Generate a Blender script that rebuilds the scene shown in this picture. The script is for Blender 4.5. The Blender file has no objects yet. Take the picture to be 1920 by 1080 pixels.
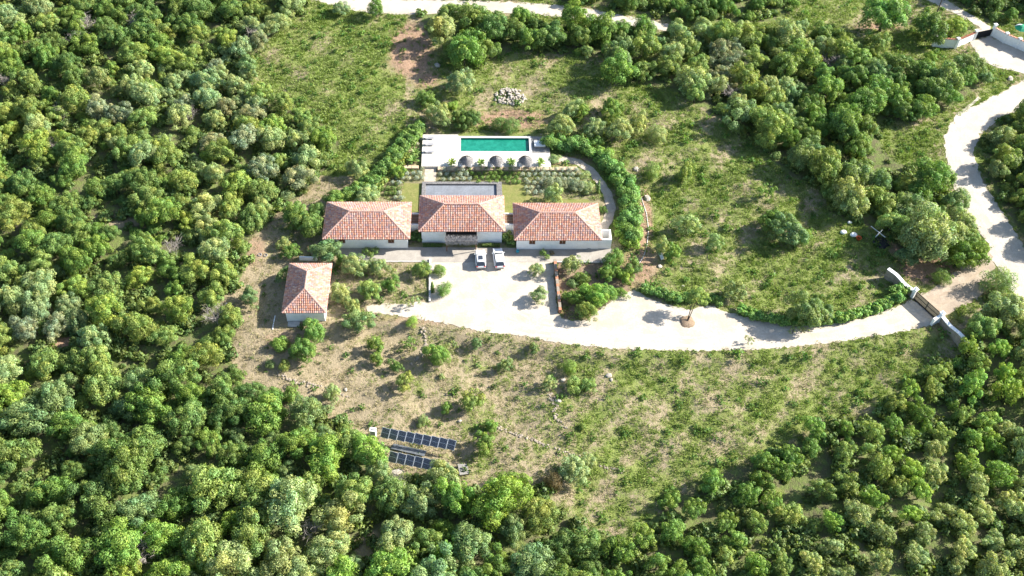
import bpy, math, random
import numpy as np
from mathutils import Vector, Matrix
from mathutils.geometry import delaunay_2d_cdt
random.seed(7); rng = np.random.default_rng(7)
R = math.radians
SC = bpy.context.scene
COL = SC.collection

# ------------------------------------------------------------------ camera, sky, sun, exposure
FPX, TH, YAW, ROLL, HC = 1900.0, 49.0, 3.5, 2.5, 129.5
_t, _y, _r = R(TH), R(YAW), R(ROLL)
fw = np.array([math.sin(_y)*math.cos(_t), math.cos(_y)*math.cos(_t), -math.sin(_t)])
_rt = np.array([math.cos(_y), -math.sin(_y), 0]); _up = np.cross(_rt, fw)
rt = _rt*math.cos(_r)+_up*math.sin(_r); up = -_rt*math.sin(_r)+_up*math.cos(_r)
cd = bpy.data.cameras.new('camera'); cam = bpy.data.objects.new('camera', cd); COL.objects.link(cam)
cd.sensor_width = 36; cd.lens = 36*FPX/1920; cd.clip_end = 6000; cd.clip_start = 1
cam.matrix_world = Matrix(((rt[0], up[0], -fw[0], 0), (rt[1], up[1], -fw[1], 0), (rt[2], up[2], -fw[2], HC), (0, 0, 0, 1)))
SC.camera = cam
SUN_EL, SUN_AZ = 31.5, 13.0            # azimuth: degrees from +x towards +y
w = bpy.data.worlds.new('World'); SC.world = w; w.use_nodes = True
nt = w.node_tree; sky = nt.nodes.new('ShaderNodeTexSky'); sky.sky_type = 'NISHITA'; sky.sun_disc = False
sky.sun_elevation = R(SUN_EL); sky.sun_rotation = R(90-SUN_AZ)
nt.links.new(sky.outputs[0], nt.nodes['Background'].inputs[0]); nt.nodes['Background'].inputs[1].default_value = 0.09
sd = bpy.data.lights.new('sun', 'SUN'); sd.energy = 5.0; sd.angle = R(0.55); sd.color = (1, 0.95, 0.87)
so = bpy.data.objects.new('sun', sd); COL.objects.link(so)
sv = Vector((math.cos(R(SUN_EL))*math.cos(R(SUN_AZ)), math.cos(R(SUN_EL))*math.sin(R(SUN_AZ)), math.sin(R(SUN_EL))))
so.rotation_euler = sv.to_track_quat('Z', 'Y').to_euler(); so.location = (60, 120, 80)
SC.view_settings.view_transform = 'Standard'; SC.view_settings.look = 'None'
SC.view_settings.exposure = 1.65; SC.view_settings.gamma = 1; SC.view_settings.use_curve_mapping = False
cy = SC.cycles; cy.max_bounces = 5; cy.diffuse_bounces = 3; cy.glossy_bounces = 2; cy.transmission_bounces = 3; cy.transparent_max_bounces = 4
cy.caustics_reflective = False; cy.caustics_refractive = False; cy.use_denoising = True

# ------------------------------------------------------------------ terrain height and picture-to-ground helper
def sstep(t): t = np.clip(t, 0, 1); return t*t*(3-2*t)
def ray(px, py): return fw+rt*(px-960)/FPX-up*(py-540)/FPX
def flat(px, py, z=0):
    d = ray(px, py); t = (z-HC)/d[2]; return np.array([0, 0, HC])+d*t
def project(P):
    Q = P-np.array([0, 0, HC]); z = Q@fw
    return 960+FPX*(Q@rt)/z, 540-FPX*(Q@up)/z, z
EDGE = [(440, 640), (520, 618), (620, 612), (690, 590), (780, 600), (830, 609), (900, 624), (980, 633), (1060, 648), (1160, 659), (1300, 662), (1440, 659), (1560, 646), (1660, 632), (1740, 618), (1830, 660)]
_e = np.array([flat(*p)[:2] for p in EDGE])
def hbase(x, y):
    e = np.interp(x, _e[:, 0], _e[:, 1])
    d = e-.9-y
    h = -0.9*sstep(d/2.6)-0.03*np.clip(d-3, 0, 80)
    return h+0.02*np.clip(y-165, 0, 300)
MX0, MY0, MN = -140, 40, 320
FM = None
def fmask(x, y):
    if FM is None: return np.zeros_like(np.asarray(x, float))+1
    u = np.clip(np.asarray(x, float)-MX0, 0, MN-1.01); v = np.clip(np.asarray(y, float)-MY0, 0, MN-1.01)
    i = u.astype(int); j = v.astype(int); a = u-i; b = v-j
    return FM[i, j]*(1-a)*(1-b)+FM[i+1, j]*a*(1-b)+FM[i, j+1]*(1-a)*b+FM[i+1, j+1]*a*b
def wav(x, y):
    return (0.40*np.sin(x*.11+1.3)*np.cos(y*.09+.5)+0.22*np.sin(x*.23-y*.19+2)+0.12*np.sin(x*.51+y*.37)
            + 0.06*np.sin(x*1.1-y*.7)+.05*np.sin(x*.8+y*1.3+1))
def hgt(x, y):
    x = np.asarray(x, float); y = np.asarray(y, float)
    return hbase(x, y)+wav(x, y)*(1-fmask(x, y))
def G(px, py, dz=0.0):
    z = dz
    for _ in range(5):
        p = flat(px, py, z); z = float(hgt(p[0], p[1]))+dz
    return Vector((p[0], p[1], z))
def inpoly(x, y, poly):
    x = np.asarray(x, float); y = np.asarray(y, float); r = np.zeros(x.shape, bool); n = len(poly)
    for i in range(n):
        x1, y1 = poly[i]; x2, y2 = poly[(i+1) % n]
        if y1 == y2: continue
        c = ((y1 > y) != (y2 > y)) & (x < (x2-x1)*(y-y1)/(y2-y1)+x1); r ^= c
    return r

# outlines, in the photograph's pixels, each laid on the ground by G
DRIVE = [(806, 491), (1037, 491), (1046, 585), (1056, 600), (1098, 602), (1128, 578), (1165, 550), (1190, 545), (1232, 566), (1290, 582), (1330, 573), (1372, 588), (1420, 601), (1490, 611), (1560, 607), (1620, 597), (1690, 573), (1708, 560),
         (1757, 598), (1742, 612), (1660, 628), (1560, 642), (1440, 655), (1300, 658), (1160, 655), (1060, 645), (980, 630), (900, 621), (830, 606), (780, 598), (740, 591), (690, 586), (688, 572), (740, 570), (790, 567), (806, 567)]
APRON = [(1708, 560), (1757, 598), (1790, 580), (1830, 560), (1862, 535), (1868, 500), (1855, 470), (1810, 495), (1775, 525), (1745, 545)]
PAVE = [(622, 462), (1150, 467), (1140, 492), (1037, 492), (806, 492), (700, 492), (640, 489)]
ROADR = [(2010, 120), (1920, 150), (1852, 186), (1792, 216), (1769, 258), (1774, 300), (1790, 350), (1812, 400), (1848, 450), (1866, 500), (1895, 545), (1960, 640), (2060, 780), (2110, 760), (2010, 590), (1938, 490), (1900, 430), (1872, 388), (1842, 338), (1826, 290), (1838, 252), (1872, 224), (1922, 200), (2010, 170)]
ROADT = [(500, -30), (578, -4), (640, 16), (700, 26), (760, 27), (900, 25), (1000, 27), (1100, 38), (1213, 52), (1262, 60), (1290, 54), (1213, 38), (1100, 16), (1000, 6), (905, 2), (760, 0), (640, -6), (560, -30)]
COURT = [(1818, 78), (1858, 68), (1905, 88), (1930, 95), (2010, 120), (2010, 150), (1925, 139), (1870, 127), (1838, 112)]
TRACK = [(1715, -40), (1738, 0), (1800, 30), (1838, 52), (1822, 74), (1858, 68), (1858, 50), (1812, 22), (1765, -5), (1745, -40)]
POOLA = [(791, 251), (1030, 254), (1032, 312), (790, 312)]
PATH1 = [(797, 311), (818, 311), (817, 344), (795, 344)]
PATHC = [(1026, 300), (1056, 299), (1084, 304), (1106, 318), (1124, 340), (1138, 362), (1146, 388), (1140, 412), (1130, 430)]
GARD = [(700, 330), (740, 318), (1085, 313), (1110, 330), (1130, 370), (1135, 400), (1128, 470), (600, 470), (606, 380), (690, 370)]
LAWNL = [(757, 344), (792, 344), (790, 398), (770, 398), (766, 380), (750, 378)]
LAWNR = [(940, 346), (985, 344), (1000, 370), (1020, 372), (1104, 374), (1110, 388), (1110, 400), (946, 400)]
OUTB = [(520, 490), (632, 490), (620, 610), (528, 615)]
FLATS = [DRIVE, APRON, PAVE, ROADR, ROADT, COURT, TRACK, POOLA, GARD, OUTB, [(600, 370), (1200, 380), (1200, 500), (600, 500)], [(1640, 490), (1740, 540), (1830, 650), (1790, 670), (1700, 590)]]
gx, gy = np.meshgrid(np.arange(MN)+MX0, np.arange(MN)+MY0, indexing='ij')
P = np.stack([gx, gy, hbase(gx, gy)], -1).astype(float)
ppx, ppy, _ = project(P)
m = np.zeros(gx.shape)
for pl in FLATS: m[inpoly(ppx, ppy, pl)] = 1
def blur(a, k, n):
    for _ in range(n):
        for ax in (0, 1):
            a = sum(np.roll(a, s, ax) for s in range(-k, k+1))/(2*k+1)
    return a
m2 = (blur(m, 2, 1) > 0.01).astype(float); FM = blur(m2, 2, 3)
FM = np.clip(FM, 0, 1)

# ------------------------------------------------------------------ materials
def mat(name, base=(.5, .5, .5), rough=.8, spec=.3, metal=0):
    m = bpy.data.materials.new(name); m.use_nodes = True
    b = m.node_tree.nodes['Principled BSDF']; b.inputs['Base Color'].default_value = (*base, 1)
    b.inputs['Roughness'].default_value = rough; b.inputs['Specular IOR Level'].default_value = spec; b.inputs['Metallic'].default_value = metal
    return m
class NB:
    def __init__(s, m): s.m = m; s.t = m.node_tree; s.b = s.t.nodes['Principled BSDF']
    def n(s, ty, **k):
        x = s.t.nodes.new(ty)
        for a, v in k.items(): setattr(x, a, v)
        return x
    def l(s, a, b): s.t.links.new(a, b)
    def pos(s): return s.n('ShaderNodeNewGeometry').outputs['Position']
    def noise(s, scale, detail=4, rough=.6, vec=None, dist=0):
        x = s.n('ShaderNodeTexNoise'); x.inputs['Scale'].default_value = scale; x.inputs['Detail'].default_value = detail
        x.inputs['Roughness'].default_value = rough; x.inputs['Distortion'].default_value = dist
        s.l(vec if vec is not None else s.pos(), x.inputs['Vector']); return x.outputs['Fac']
    def math(s, op, a, b=None, c=None, clamp=False):
        x = s.n('ShaderNodeMath', operation=op, use_clamp=clamp)
        for i, v in enumerate((a, b, c)):
            if v is None: continue
            if isinstance(v, (int, float)): x.inputs[i].default_value = v
            else: s.l(v, x.inputs[i])
        return x.outputs[0]
    def ramp(s, f, lo, hi, a=0., b=1.):
        x = s.n('ShaderNodeMapRange', interpolation_type='SMOOTHSTEP'); s.l(f, x.inputs[0])
        for i, v in zip((1, 2, 3, 4), (lo, hi, a, b)): x.inputs[i].default_value = v
        return x.outputs[0]
    def mix(s, f, a, b, bt='MIX'):
        x = s.n('ShaderNodeMix', data_type='RGBA', blend_type=bt)
        for i, v in ((0, f), (6, a), (7, b)):
            if isinstance(v, (int, float)): x.inputs[i].default_value = v
            elif isinstance(v, tuple): x.inputs[i].default_value = (*v, 1)
            else: s.l(v, x.inputs[i])
        return x.outputs[2]
    def attr(s, name): return s.n('ShaderNodeAttribute', attribute_name=name)
    def bump(s, h, dist, strength=1.):
        x = s.n('ShaderNodeBump'); x.inputs['Distance'].default_value = dist; x.inputs['Strength'].default_value = strength
        s.l(h, x.inputs['Height']); s.l(x.outputs[0], s.b.inputs['Normal'])
    def col(s, c): s.l(c, s.b.inputs['Base Color'])
def noisy(name, a, b, scale=2., rough=.85, lo=.35, hi=.65, bump=.0, spec=.3, fine=None):
    m = mat(name, a, rough, spec); q = NB(m); n1 = q.noise(scale); c = q.mix(q.ramp(n1, lo, hi), a, b)
    if fine:
        n2 = q.noise(fine, 3); c = q.mix(q.ramp(n2, .35, .7, 0, .55), c, tuple(x*.62 for x in a))
    q.col(c)
    if bump: q.bump(q.noise(scale*6, 4), bump)
    return m

M = {}
M['wall'] = noisy('white_render', (.85, .84, .82), (.78, .77, .74), 1.2, .9)
M['white'] = noisy('white_paint', (.80, .80, .78), (.72, .72, .70), 3, .6)
M['coping'] = noisy('pale_coping', (.66, .64, .60), (.56, .54, .50), 2)
m = mat('pool_deck_stone', (.66, .62, .55), .8); q = NB(m); br = q.n('ShaderNodeTexBrick'); q.l(q.pos(), br.inputs['Vector']); br.inputs['Scale'].default_value = 1.0; br.inputs['Brick Width'].default_value = .8; br.inputs['Row Height'].default_value = .8; br.inputs['Mortar Size'].default_value = .02; br.offset = 0
br.inputs['Color1'].default_value = (.55, .52, .46, 1); br.inputs['Color2'].default_value = (.49, .455, .40, 1); br.inputs['Mortar'].default_value = (.30, .27, .23, 1); q.col(br.outputs[0]); M['deck'] = m
M['slab'] = noisy('sandstone', (.50, .38, .245), (.41, .31, .205), 2.5, .85, bump=.03)
M['pave'] = noisy('terrace_concrete', (.36, .33, .285), (.29, .26, .225), .5, .85, fine=7)
M['gravel'] = noisy('gravel', (.50, .445, .365), (.38, .32, .25), .3, .95, .32, .72, .04, fine=3)
M['road'] = noisy('road_gravel', (.48, .43, .36), (.38, .33, .265), .3, .95, .3, .75, .03, fine=5)
M['dirt'] = noisy('packed_dirt', (.38, .315, .24), (.28, .22, .16), .4, .95, .3, .7, .05, fine=4)
M['path'] = noisy('path_gravel', (.46, .40, .32), (.37, .31, .245), 1.2, .95, bump=.02, fine=7)
M['bed'] = noisy('bed_soil', (.20, .14, .09), (.27, .20, .135), .9, .95, bump=.06, fine=6)
M['mulch'] = noisy('garden_mulch', (.24, .20, .115), (.16, .155, .07), 1.1, .95, bump=.05, fine=6)
M['lawn'] = noisy('lawn_grass', (.15, .17, .04), (.215, .20, .068), .9, .95, .3, .7, .05, fine=5)
M['brown'] = noisy('brown_wood', (.20, .09, .04), (.14, .06, .03), 5, .6)
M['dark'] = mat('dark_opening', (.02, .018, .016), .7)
M['glass'] = mat('car_glass', (.035, .042, .055), .08, .6)
M['carw'] = mat('white_car_paint', (.72, .72, .72), .25, .6)
M['carb'] = mat('black_trim', (.02, .02, .022), .4)
M['tyre'] = mat('tyre_rubber', (.02, .02, .02), .8)
M['metal'] = mat('metal', (.5, .5, .5), .35, .5, .8)
M['red'] = mat('tail_light', (.45, .02, .02), .2, .5)
M['lamp'] = mat('head_light', (.7, .7, .72), .1, .6)
M['thatch'] = noisy('thatch_straw', (.44, .39, .33), (.25, .22, .19), 6, .9, .35, .65)
M['thatchg'] = noisy('weathered_thatch', (.27, .255, .24), (.16, .15, .145), 6, .9, .35, .65)
M['greyw'] = noisy('grey_deck_wood', (.27, .255, .23), (.20, .19, .175), 3, .7)
M['patio'] = noisy('grey_patio_slab', (.195, .21, .235), (.16, .172, .192), .5, .8, fine=3)
M['cobble'] = noisy('cobble_border', (.20, .19, .185), (.12, .115, .11), 4, .8, bump=.04)
M['conc'] = noisy('concrete', (.45, .44, .42), (.36, .35, .34), 1.5, .85)
M['stonew'] = noisy('stone_facing', (.34, .29, .23), (.22, .18, .14), 2.2, .85, .3, .7, .05, fine=5)
M['rock'] = noisy('pale_rock', (.40, .36, .30), (.27, .24, .20), 1.2, .9, bump=.05)
M['bark'] = noisy('bark', (.10, .082, .065), (.06, .05, .04), 6, .95)
M['terra'] = noisy('terracotta', (.48, .20, .11), (.36, .15, .09), 4, .85)
M['rooflath'] = mat('roof_underlay', (.22, .09, .06), .9)
M['ridge'] = noisy('ridge_mortar_tile', (.42, .28, .23), (.32, .19, .155), 2.5, .85)
M['cloth'] = mat('white_cloth', (.78, .77, .74), .85)
M['greyc'] = mat('grey_cushion', (.25, .25, .26), .85)
M['green_c'] = mat('green_canvas', (.01, .22, .11), .7)
M['black'] = mat('black_steel', (.015, .015, .017), .45)
M['orange'] = mat('orange_plastic', (.60, .09, .02), .4)
M['tarp'] = mat('black_tarp', (.02, .02, .025), .35)
M['sheet'] = noisy('corrugated_sheet', (.13, .14, .15), (.09, .10, .11), 1.5, .5)
M['tan'] = noisy('gate_wood', (.42, .33, .22), (.32, .25, .16), 3, .6)
M['panelf'] = mat('panel_frame', (.55, .56, .58), .4, .5, .2)
m = mat('pool_tile', (.02, .16, .11), .5); M['pooltile'] = m
m = mat('pool_water', (.008, .22, .125), .06, .5); q = NB(m)
q.col(q.mix(q.ramp(q.noise(1.1, 3, .6, dist=.6), .3, .7), (.006, .14, .092), (.014, .20, .135))); q.bump(q.noise(5, 2), .015); M['water'] = m
m = mat('solar_cell', (.03, .033, .045), .2, .6); q = NB(m)
M['cell'] = m
m = mat('roof_tile', rough=.8); q = NB(m)
q.col(q.mix(q.ramp(q.noise(9, 3), .3, .8, 0, .35), q.attr('tint').outputs['Color'], (.30, .22, .19))); M['tile'] = m
# foliage: the object's own colour times a per-leaf tint
def leafmat(name, use_obj=True, base=(.1, .13, .04)):
    m = mat(name, rough=.55, spec=.25); q = NB(m)
    if use_obj:
        c = q.n('ShaderNodeObjectInfo').outputs['Color']
    else:
        oi = q.n('ShaderNodeObjectInfo')
        c = q.mix(q.math('MULTIPLY', oi.outputs['Random'], 1.0), base, tuple(min(1, x*1.7) for x in base))
    c = q.mix(1.0, c, q.attr('leaf').outputs['Color'], 'MULTIPLY')
    q.col(c)
    tr = q.n('ShaderNodeBsdfTranslucent'); q.l(q.mix(1.0, c, (1.0, 1.15, .55), 'MULTIPLY'), tr.inputs[0])
    ms = q.n('ShaderNodeMixShader'); ms.inputs[0].default_value = .33
    q.l(q.b.outputs[0], ms.inputs[1]); q.l(tr.outputs[0], ms.inputs[2]); q.l(ms.outputs[0], q.t.nodes['Material Output'].inputs[0])
    return m
M['leaf'] = leafmat('leaves')
M['under'] = leafmat('undergrowth_leaves', False, (.11, .155, .045))
M['tuftg'] = leafmat('green_blades', False, (.15, .195, .045))
M['tuftd'] = leafmat('dry_blades', False, (.25, .22, .12))
M['weed'] = leafmat('weed_leaves', False, (.08, .14, .03))
# ground
m = mat('ground_soil_and_grass', rough=.95, spec=.1); q = NB(m)
z = q.n('ShaderNodeSeparateColor'); q.l(q.attr('zone').outputs['Color'], z.inputs[0]); zg, zs, zw = z.outputs
big, mid, fin, tiny = q.noise(.16, 3), q.noise(.75, 4, .65), q.noise(2.6, 4, .7), q.noise(9, 2)
sm = q.math('ADD', q.math('MULTIPLY', mid, .5), q.math('ADD', q.math('MULTIPLY', fin, .32), q.math('MULTIPLY', big, .18)))
gf = q.ramp(q.math('ADD', sm, q.math('MULTIPLY', zg, .5)), .64, .80)
straw = q.mix(q.ramp(fin, .35, .68), (.30, .245, .155), (.235, .19, .12))
straw = q.mix(q.ramp(tiny, .45, .75, 0, .35), straw, (.34, .285, .20))
grass = q.mix(q.ramp(mid, .38, .62), (.125, .17, .04), (.175, .20, .06))
grass = q.mix(q.ramp(tiny, .5, .8, 0, .4), grass, (.23, .22, .10))
c = q.mix(gf, straw, grass)
soil = q.mix(q.ramp(fin, .35, .65), (.24, .155, .10), (.32, .215, .145))
sf = q.ramp(q.math('ADD', q.math('MULTIPLY', sm, .6), q.math('MULTIPLY', zs, .7)), .52, .72)
c = q.mix(sf, c, soil)
lit = q.mix(q.ramp(mid, .4, .6), (.12, .115, .06), (.13, .165, .05))
c = q.mix(q.ramp(q.math('ADD', zw, q.math('MULTIPLY', mid, .4)), .5, .9), c, lit); q.col(c)
q.bump(q.math('ADD', fin, q.math('MULTIPLY', tiny, .4)), .22); M['ground'] = m

# ------------------------------------------------------------------ mesh helpers
def mesh_np(name, V, F, mats, attr=None, aname='tint', smooth=False, mi=None, nrm=None):
    me = bpy.data.meshes.new(name); V = np.asarray(V, np.float32); F = np.asarray(F, np.int32); k = F.shape[1]
    me.vertices.add(len(V)); me.vertices.foreach_set('co', V.ravel())
    me.loops.add(F.size); me.loops.foreach_set('vertex_index', F.ravel())
    me.polygons.add(len(F)); me.polygons.foreach_set('loop_start', np.arange(len(F), dtype=np.int32)*k)
    me.polygons.foreach_set('loop_total', np.full(len(F), k, np.int32))
    if mi is not None: me.polygons.foreach_set('material_index', np.asarray(mi, np.int32))
    me.update(calc_edges=True)
    if smooth: me.polygons.foreach_set('use_smooth', np.ones(len(F), bool))
    for x in (mats if isinstance(mats, list) else [mats]): me.materials.append(x)
    if nrm is not None: me.polygons.foreach_set('use_smooth', np.ones(len(F), bool)); me.normals_split_custom_set_from_vertices(np.asarray(nrm, np.float32))
    if attr is not None:                                   # one colour per face
        a = me.color_attributes.new(aname, 'FLOAT_COLOR', 'CORNER')
        d = np.ones((len(F), k, 4), np.float32); d[:, :, :3] = np.asarray(attr)[:, None, :]; a.data.foreach_set('color', d.ravel())
    return me
class MB:
    def __init__(s): s.v = []; s.f = []; s.m = []
    def add(s, vs, fs, mi=0):
        o = len(s.v); s.v += [tuple(v) for v in vs]; s.f += [tuple(i+o for i in f) for f in fs]; s.m += [mi]*len(fs); return s
    def box(s, c, d, rz=0, mi=0, rx=0, taper=1):
        mt = Matrix.Rotation(rz, 3, 'Z')@Matrix.Rotation(rx, 3, 'X'); c = Vector(c); vs = []
        for z in (-.5, .5):
            t = taper if z > 0 else 1
            for x, y in ((-.5, -.5), (.5, -.5), (.5, .5), (-.5, .5)): vs.append(c+mt@Vector((x*d[0]*t, y*d[1]*t, z*d[2])))
        return s.add(vs, [(3, 2, 1, 0), (4, 5, 6, 7), (0, 1, 5, 4), (1, 2, 6, 5), (2, 3, 7, 6), (3, 0, 4, 7)], mi)
    def tube(s, p, r, n=6, mi=0, cap=True):
        p = [Vector(a) for a in p]; rr = r if isinstance(r, (list, tuple)) else [r]*len(p); vs = []
        for i, a in enumerate(p):
            d = (p[min(i+1, len(p)-1)]-p[max(i-1, 0)]).normalized(); u = d.cross(Vector((.3, .9, .1))).normalized()
            if u.length < .1: u = d.cross(Vector((1, 0, 0))).normalized()
            w_ = d.cross(u)
            for k in range(n): t = 2*math.pi*k/n; vs.append(a+(u*math.cos(t)+w_*math.sin(t))*rr[i])
        fs = [(i*n+k, i*n+(k+1) % n, (i+1)*n+(k+1) % n, (i+1)*n+k) for i in range(len(p)-1) for k in range(n)]
        if cap: fs += [tuple(range(n))[::-1], tuple(range((len(p)-1)*n, len(p)*n))]
        return s.add(vs, fs, mi)
    def lathe(s, prof, n=16, c=(0, 0, 0), mi=0, jit=0):
        vs = []
        for r_, z_ in prof:
            for k in range(n):
                t = 2*math.pi*k/n; q_ = 1+random.uniform(-jit, jit); vs.append((c[0]+r_*q_*math.cos(t), c[1]+r_*q_*math.sin(t), c[2]+z_))
        L = len(prof); return s.add(vs, [(i*n+k, i*n+(k+1) % n, (i+1)*n+(k+1) % n, (i+1)*n+k) for i in range(L-1) for k in range(n)], mi)
    def poly(s, pts, z0, z1, mi=0):
        n = len(pts); a = sum(pts[i][0]*pts[(i+1) % n][1]-pts[(i+1) % n][0]*pts[i][1] for i in range(n))
        if a < 0: pts = pts[::-1]
        vs = [(p[0], p[1], z0) for p in pts]+[(p[0], p[1], z1) for p in pts]
        return s.add(vs, [tuple(range(n))[::-1], tuple(range(n, 2*n))]+[(i, (i+1) % n, n+(i+1) % n, n+i) for i in range(n)], mi)
    def mesh(s, name, mats, smooth=False, bevel=0):
        me = bpy.data.meshes.new(name); me.from_pydata(s.v, [], s.f)
        for x in (mats if isinstance(mats, list) else [mats]): me.materials.append(x)
        me.polygons.foreach_set('material_index', s.m)
        if smooth: me.polygons.foreach_set('use_smooth', [True]*len(s.f))
        me.update(); return me
    def build(s, name, mats, parent=None, smooth=False, bevel=0, loc=None):
        o = bpy.data.objects.new(name, s.mesh(name, mats, smooth)); COL.objects.link(o)
        if parent: o.parent = parent
        if loc is not None: o.location = loc
        if bevel:
            b = o.modifiers.new('b', 'BEVEL'); b.width = bevel; b.segments = 2; b.limit_method = 'ANGLE'
        return o
def tag(o, label=None, cat=None, group=None, kind=None):
    for k, v in (('label', label), ('category', cat), ('group', group), ('kind', kind)):
        if v: o[k] = v
    return o
def empty(name, loc, rz=0, label=None, cat=None, group=None):
    o = bpy.data.objects.new(name, None); o.empty_display_size = .3; COL.objects.link(o); o.location = loc; o.rotation_euler.z = rz
    return tag(o, label, cat, group)
def link(me, name, parent=None, loc=(0, 0, 0), rz=0, sc=1):
    o = bpy.data.objects.new(name, me); COL.objects.link(o); o.location = loc; o.rotation_euler.z = rz
    o.scale = sc if isinstance(sc, tuple) else (sc, sc, sc)
    if parent: o.parent = parent
    return o
def copy_tree(o, parent=None):
    c = o.copy(); COL.objects.link(c); c.parent = parent
    for ch in [x for x in o.children]: copy_tree(ch, c)
    return c

# ------------------------------------------------------------------ the ground sheet
def axis(a, b, st, far):
    x = list(np.arange(a, b+.01, st)); s_ = st; lo, hi = a, b; L, H_ = [], []
    while hi < far: s_ *= 1.5; hi += s_; lo -= s_; H_.append(hi); L.append(lo)
    return np.array(L[::-1]+x+H_)
ax_, ay_ = axis(-116, 142, .55, 2500), axis(50, 216, .55, 2500)
X, Y = np.meshgrid(ax_, ay_, indexing='ij'); Z = hgt(X, Y)
V = np.stack([X, Y, Z], -1); gpx, gpy, gz = project(V)
gpx = np.where(gz > 5, gpx, -9999); gpy = np.where(gz > 5, gpy, -9999)
W1 = [(-260, -140), (560, -140), (575, 15), (520, 60), (470, 110), (470, 160), (540, 205), (615, 235), (640, 270), (610, 320), (560, 370), (520, 395), (500, 425), (465, 450), (462, 500), (432, 560), (440, 620), (432, 680), (475, 745), (560, 785), (640, 790), (690, 840), (745, 890), (860, 915), (1000, 910), (1065, 960), (1105, 1015), (1180, 995), (1235, 960), (1300, 905), (1400, 870), (1480, 830), (1570, 800), (1670, 760), (1715, 705), (1800, 665), (1840, 610), (1860, 560), (1900, 560), (1960, 660), (2060, 790), (2100, 1250), (-260, 1250)]
W2 = [(782, 20), (900, 32), (1000, 40), (1230, 68), (1400, 62), (1540, 70), (1600, 90), (1725, 112), (1745, 138), (1830, 140), (1850, 150), (1795, 195), (1745, 220), (1640, 235), (1660, 290), (1740, 335), (1765, 330), (1785, 400), (1838, 455), (1838, 485), (1700, 480), (1650, 430), (1560, 400), (1540, 350), (1480, 330), (1440, 290), (1340, 215), (1255, 165), (1150, 150), (1130, 105), (960, 95), (900, 125), (845, 110), (800, 60)]
W3 = [(905, -120), (1520, -120), (1490, 10), (1450, 40), (1300, 45), (1225, 30), (1100, 8), (1000, -5), (905, -12)]
W4 = [(1846, 262), (1880, 230), (1930, 210), (2090, 190), (2090, 640), (1990, 540), (1945, 480), (1905, 425), (1850, 335)]
W5 = [(1770, -120), (2090, -120), (2090, 70), (1930, 30), (1870, 45), (1815, 18), (1770, -12)]
WOODS = [W1, W2, W3, W4, W5]
GREEN = [(620, 150, 150, 130, 1.0), (560, 250, 130, 60, .6), (1080, 150, 130, 40, .7), (1330, 330, 190, 120, .75), (1560, 470, 130, 80, .85), (1350, 380, 70, 60, .6), (1480, 540, 200, 60, .5), (1380, 620, 420, 30, .2), (1500, 700, 320, 70, .55), (1230, 720, 170, 70, .35), (1640, 740, 90, 60, .7), (900, 690, 160, 50, .45), (830, 770, 120, 30, .3), (1480, 40, 160, 60, .8), (1720, 280, 60, 70, 1.2), (1880, 170, 60, 30, .8), (530, 450, 70, 60, .5), (700, 300, 60, 60, .7), (1260, 540, 60, 25, .6), (1540, 610, 60, 20, .5), (1330, 790, 90, 90, .3), (1180, 240, 100, 60, .6), (1150, 60, 200, 20, .5), (860, 90, 60, 60, .5), (1250, 200, 120, 60, .6), (1230, 760, 240, 90, .6), (1430, 760, 190, 90, .65), (900, 720, 160, 40, .35), (1000, 690, 160, 60, .4), (700, 640, 60, 30, .3), (780, 730, 60, 40, .4), (1100, 650, 200, 14, .5), (1000, 790, 90, 40, .35), (1180, 880, 80, 60, .35), (970, 120, 120, 30, .6)]
SOIL = [(770, 95, 48, 60, .9), (800, 150, 40, 30, .6), (960, 225, 100, 26, .75), (1000, 180, 120, 40, .35), (1740, 505, 60, 30, 1.0), (1830, 525, 60, 40, .7), (1110, 530, 80, 50, 1.0), (1205, 420, 20, 80, 1.0), (620, 700, 160, 70, .35), (540, 640, 90, 40, .5), (1040, 300, 150, 15, .6), (1690, 450, 40, 40, .7), (720, 720, 180, 40, .3), (480, 470, 40, 60, .5), (130, 650, 50, 30, 1.3), (1200, 500, 60, 60, .6), (1320, 250, 80, 30, .3), (1080, 950, 100, 60, .3), (820, 600, 200, 20, .5), (1760, 600, 50, 60, .5), (1700, 300, 20, 60, .2), (1650, 50, 60, 10, .7)]
def zone(px, py):
    z_ = np.zeros(px.shape+(3,), np.float32); z_[..., 0] = np.where(py < 600, .66, np.where(px > 1080, .6, .42))*np.clip((px-480)/420, .22, 1)
    z_[..., 0] = np.maximum(z_[..., 0], .8*((py < 330) & (px < 760)))
    for x, y, a, b, s_ in GREEN: z_[..., 0] = np.maximum(z_[..., 0], s_*np.exp(-(((px-x)/a)**2+((py-y)/b)**2)*.9))
    z_[..., 0] *= .84+.26*np.sin(px*.031+2*np.sin(py*.023))*np.cos(py*.047+1.5*np.sin(px*.017))+.14*np.sin(px*.083+py*.06)
    for x, y, a, b, s_ in SOIL: z_[..., 1] = np.maximum(z_[..., 1], s_*np.exp(-(((px-x)/a)**2+((py-y)/b)**2)*.9))
    return z_
ZC = zone(gpx, gpy)
wd = np.zeros(X.shape)
for pl in WOODS: wd[inpoly(gpx, gpy, pl)] = 1
for _ in range(3):
    wd[1:-1, 1:-1] = (wd[:-2, 1:-1]+wd[2:, 1:-1]+wd[1:-1, :-2]+wd[1:-1, 2:]+wd[1:-1, 1:-1])/5
ZC[..., 2] = wd; ZC[..., 0] = np.clip(ZC[..., 0], 0, 1.2); ZC[..., 2][(gz < 5)] = 1; ZC[..., 2][(np.abs(gpx-960) > 1300) | (gpy < -150) | (gpy > 1250)] = 1
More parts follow.
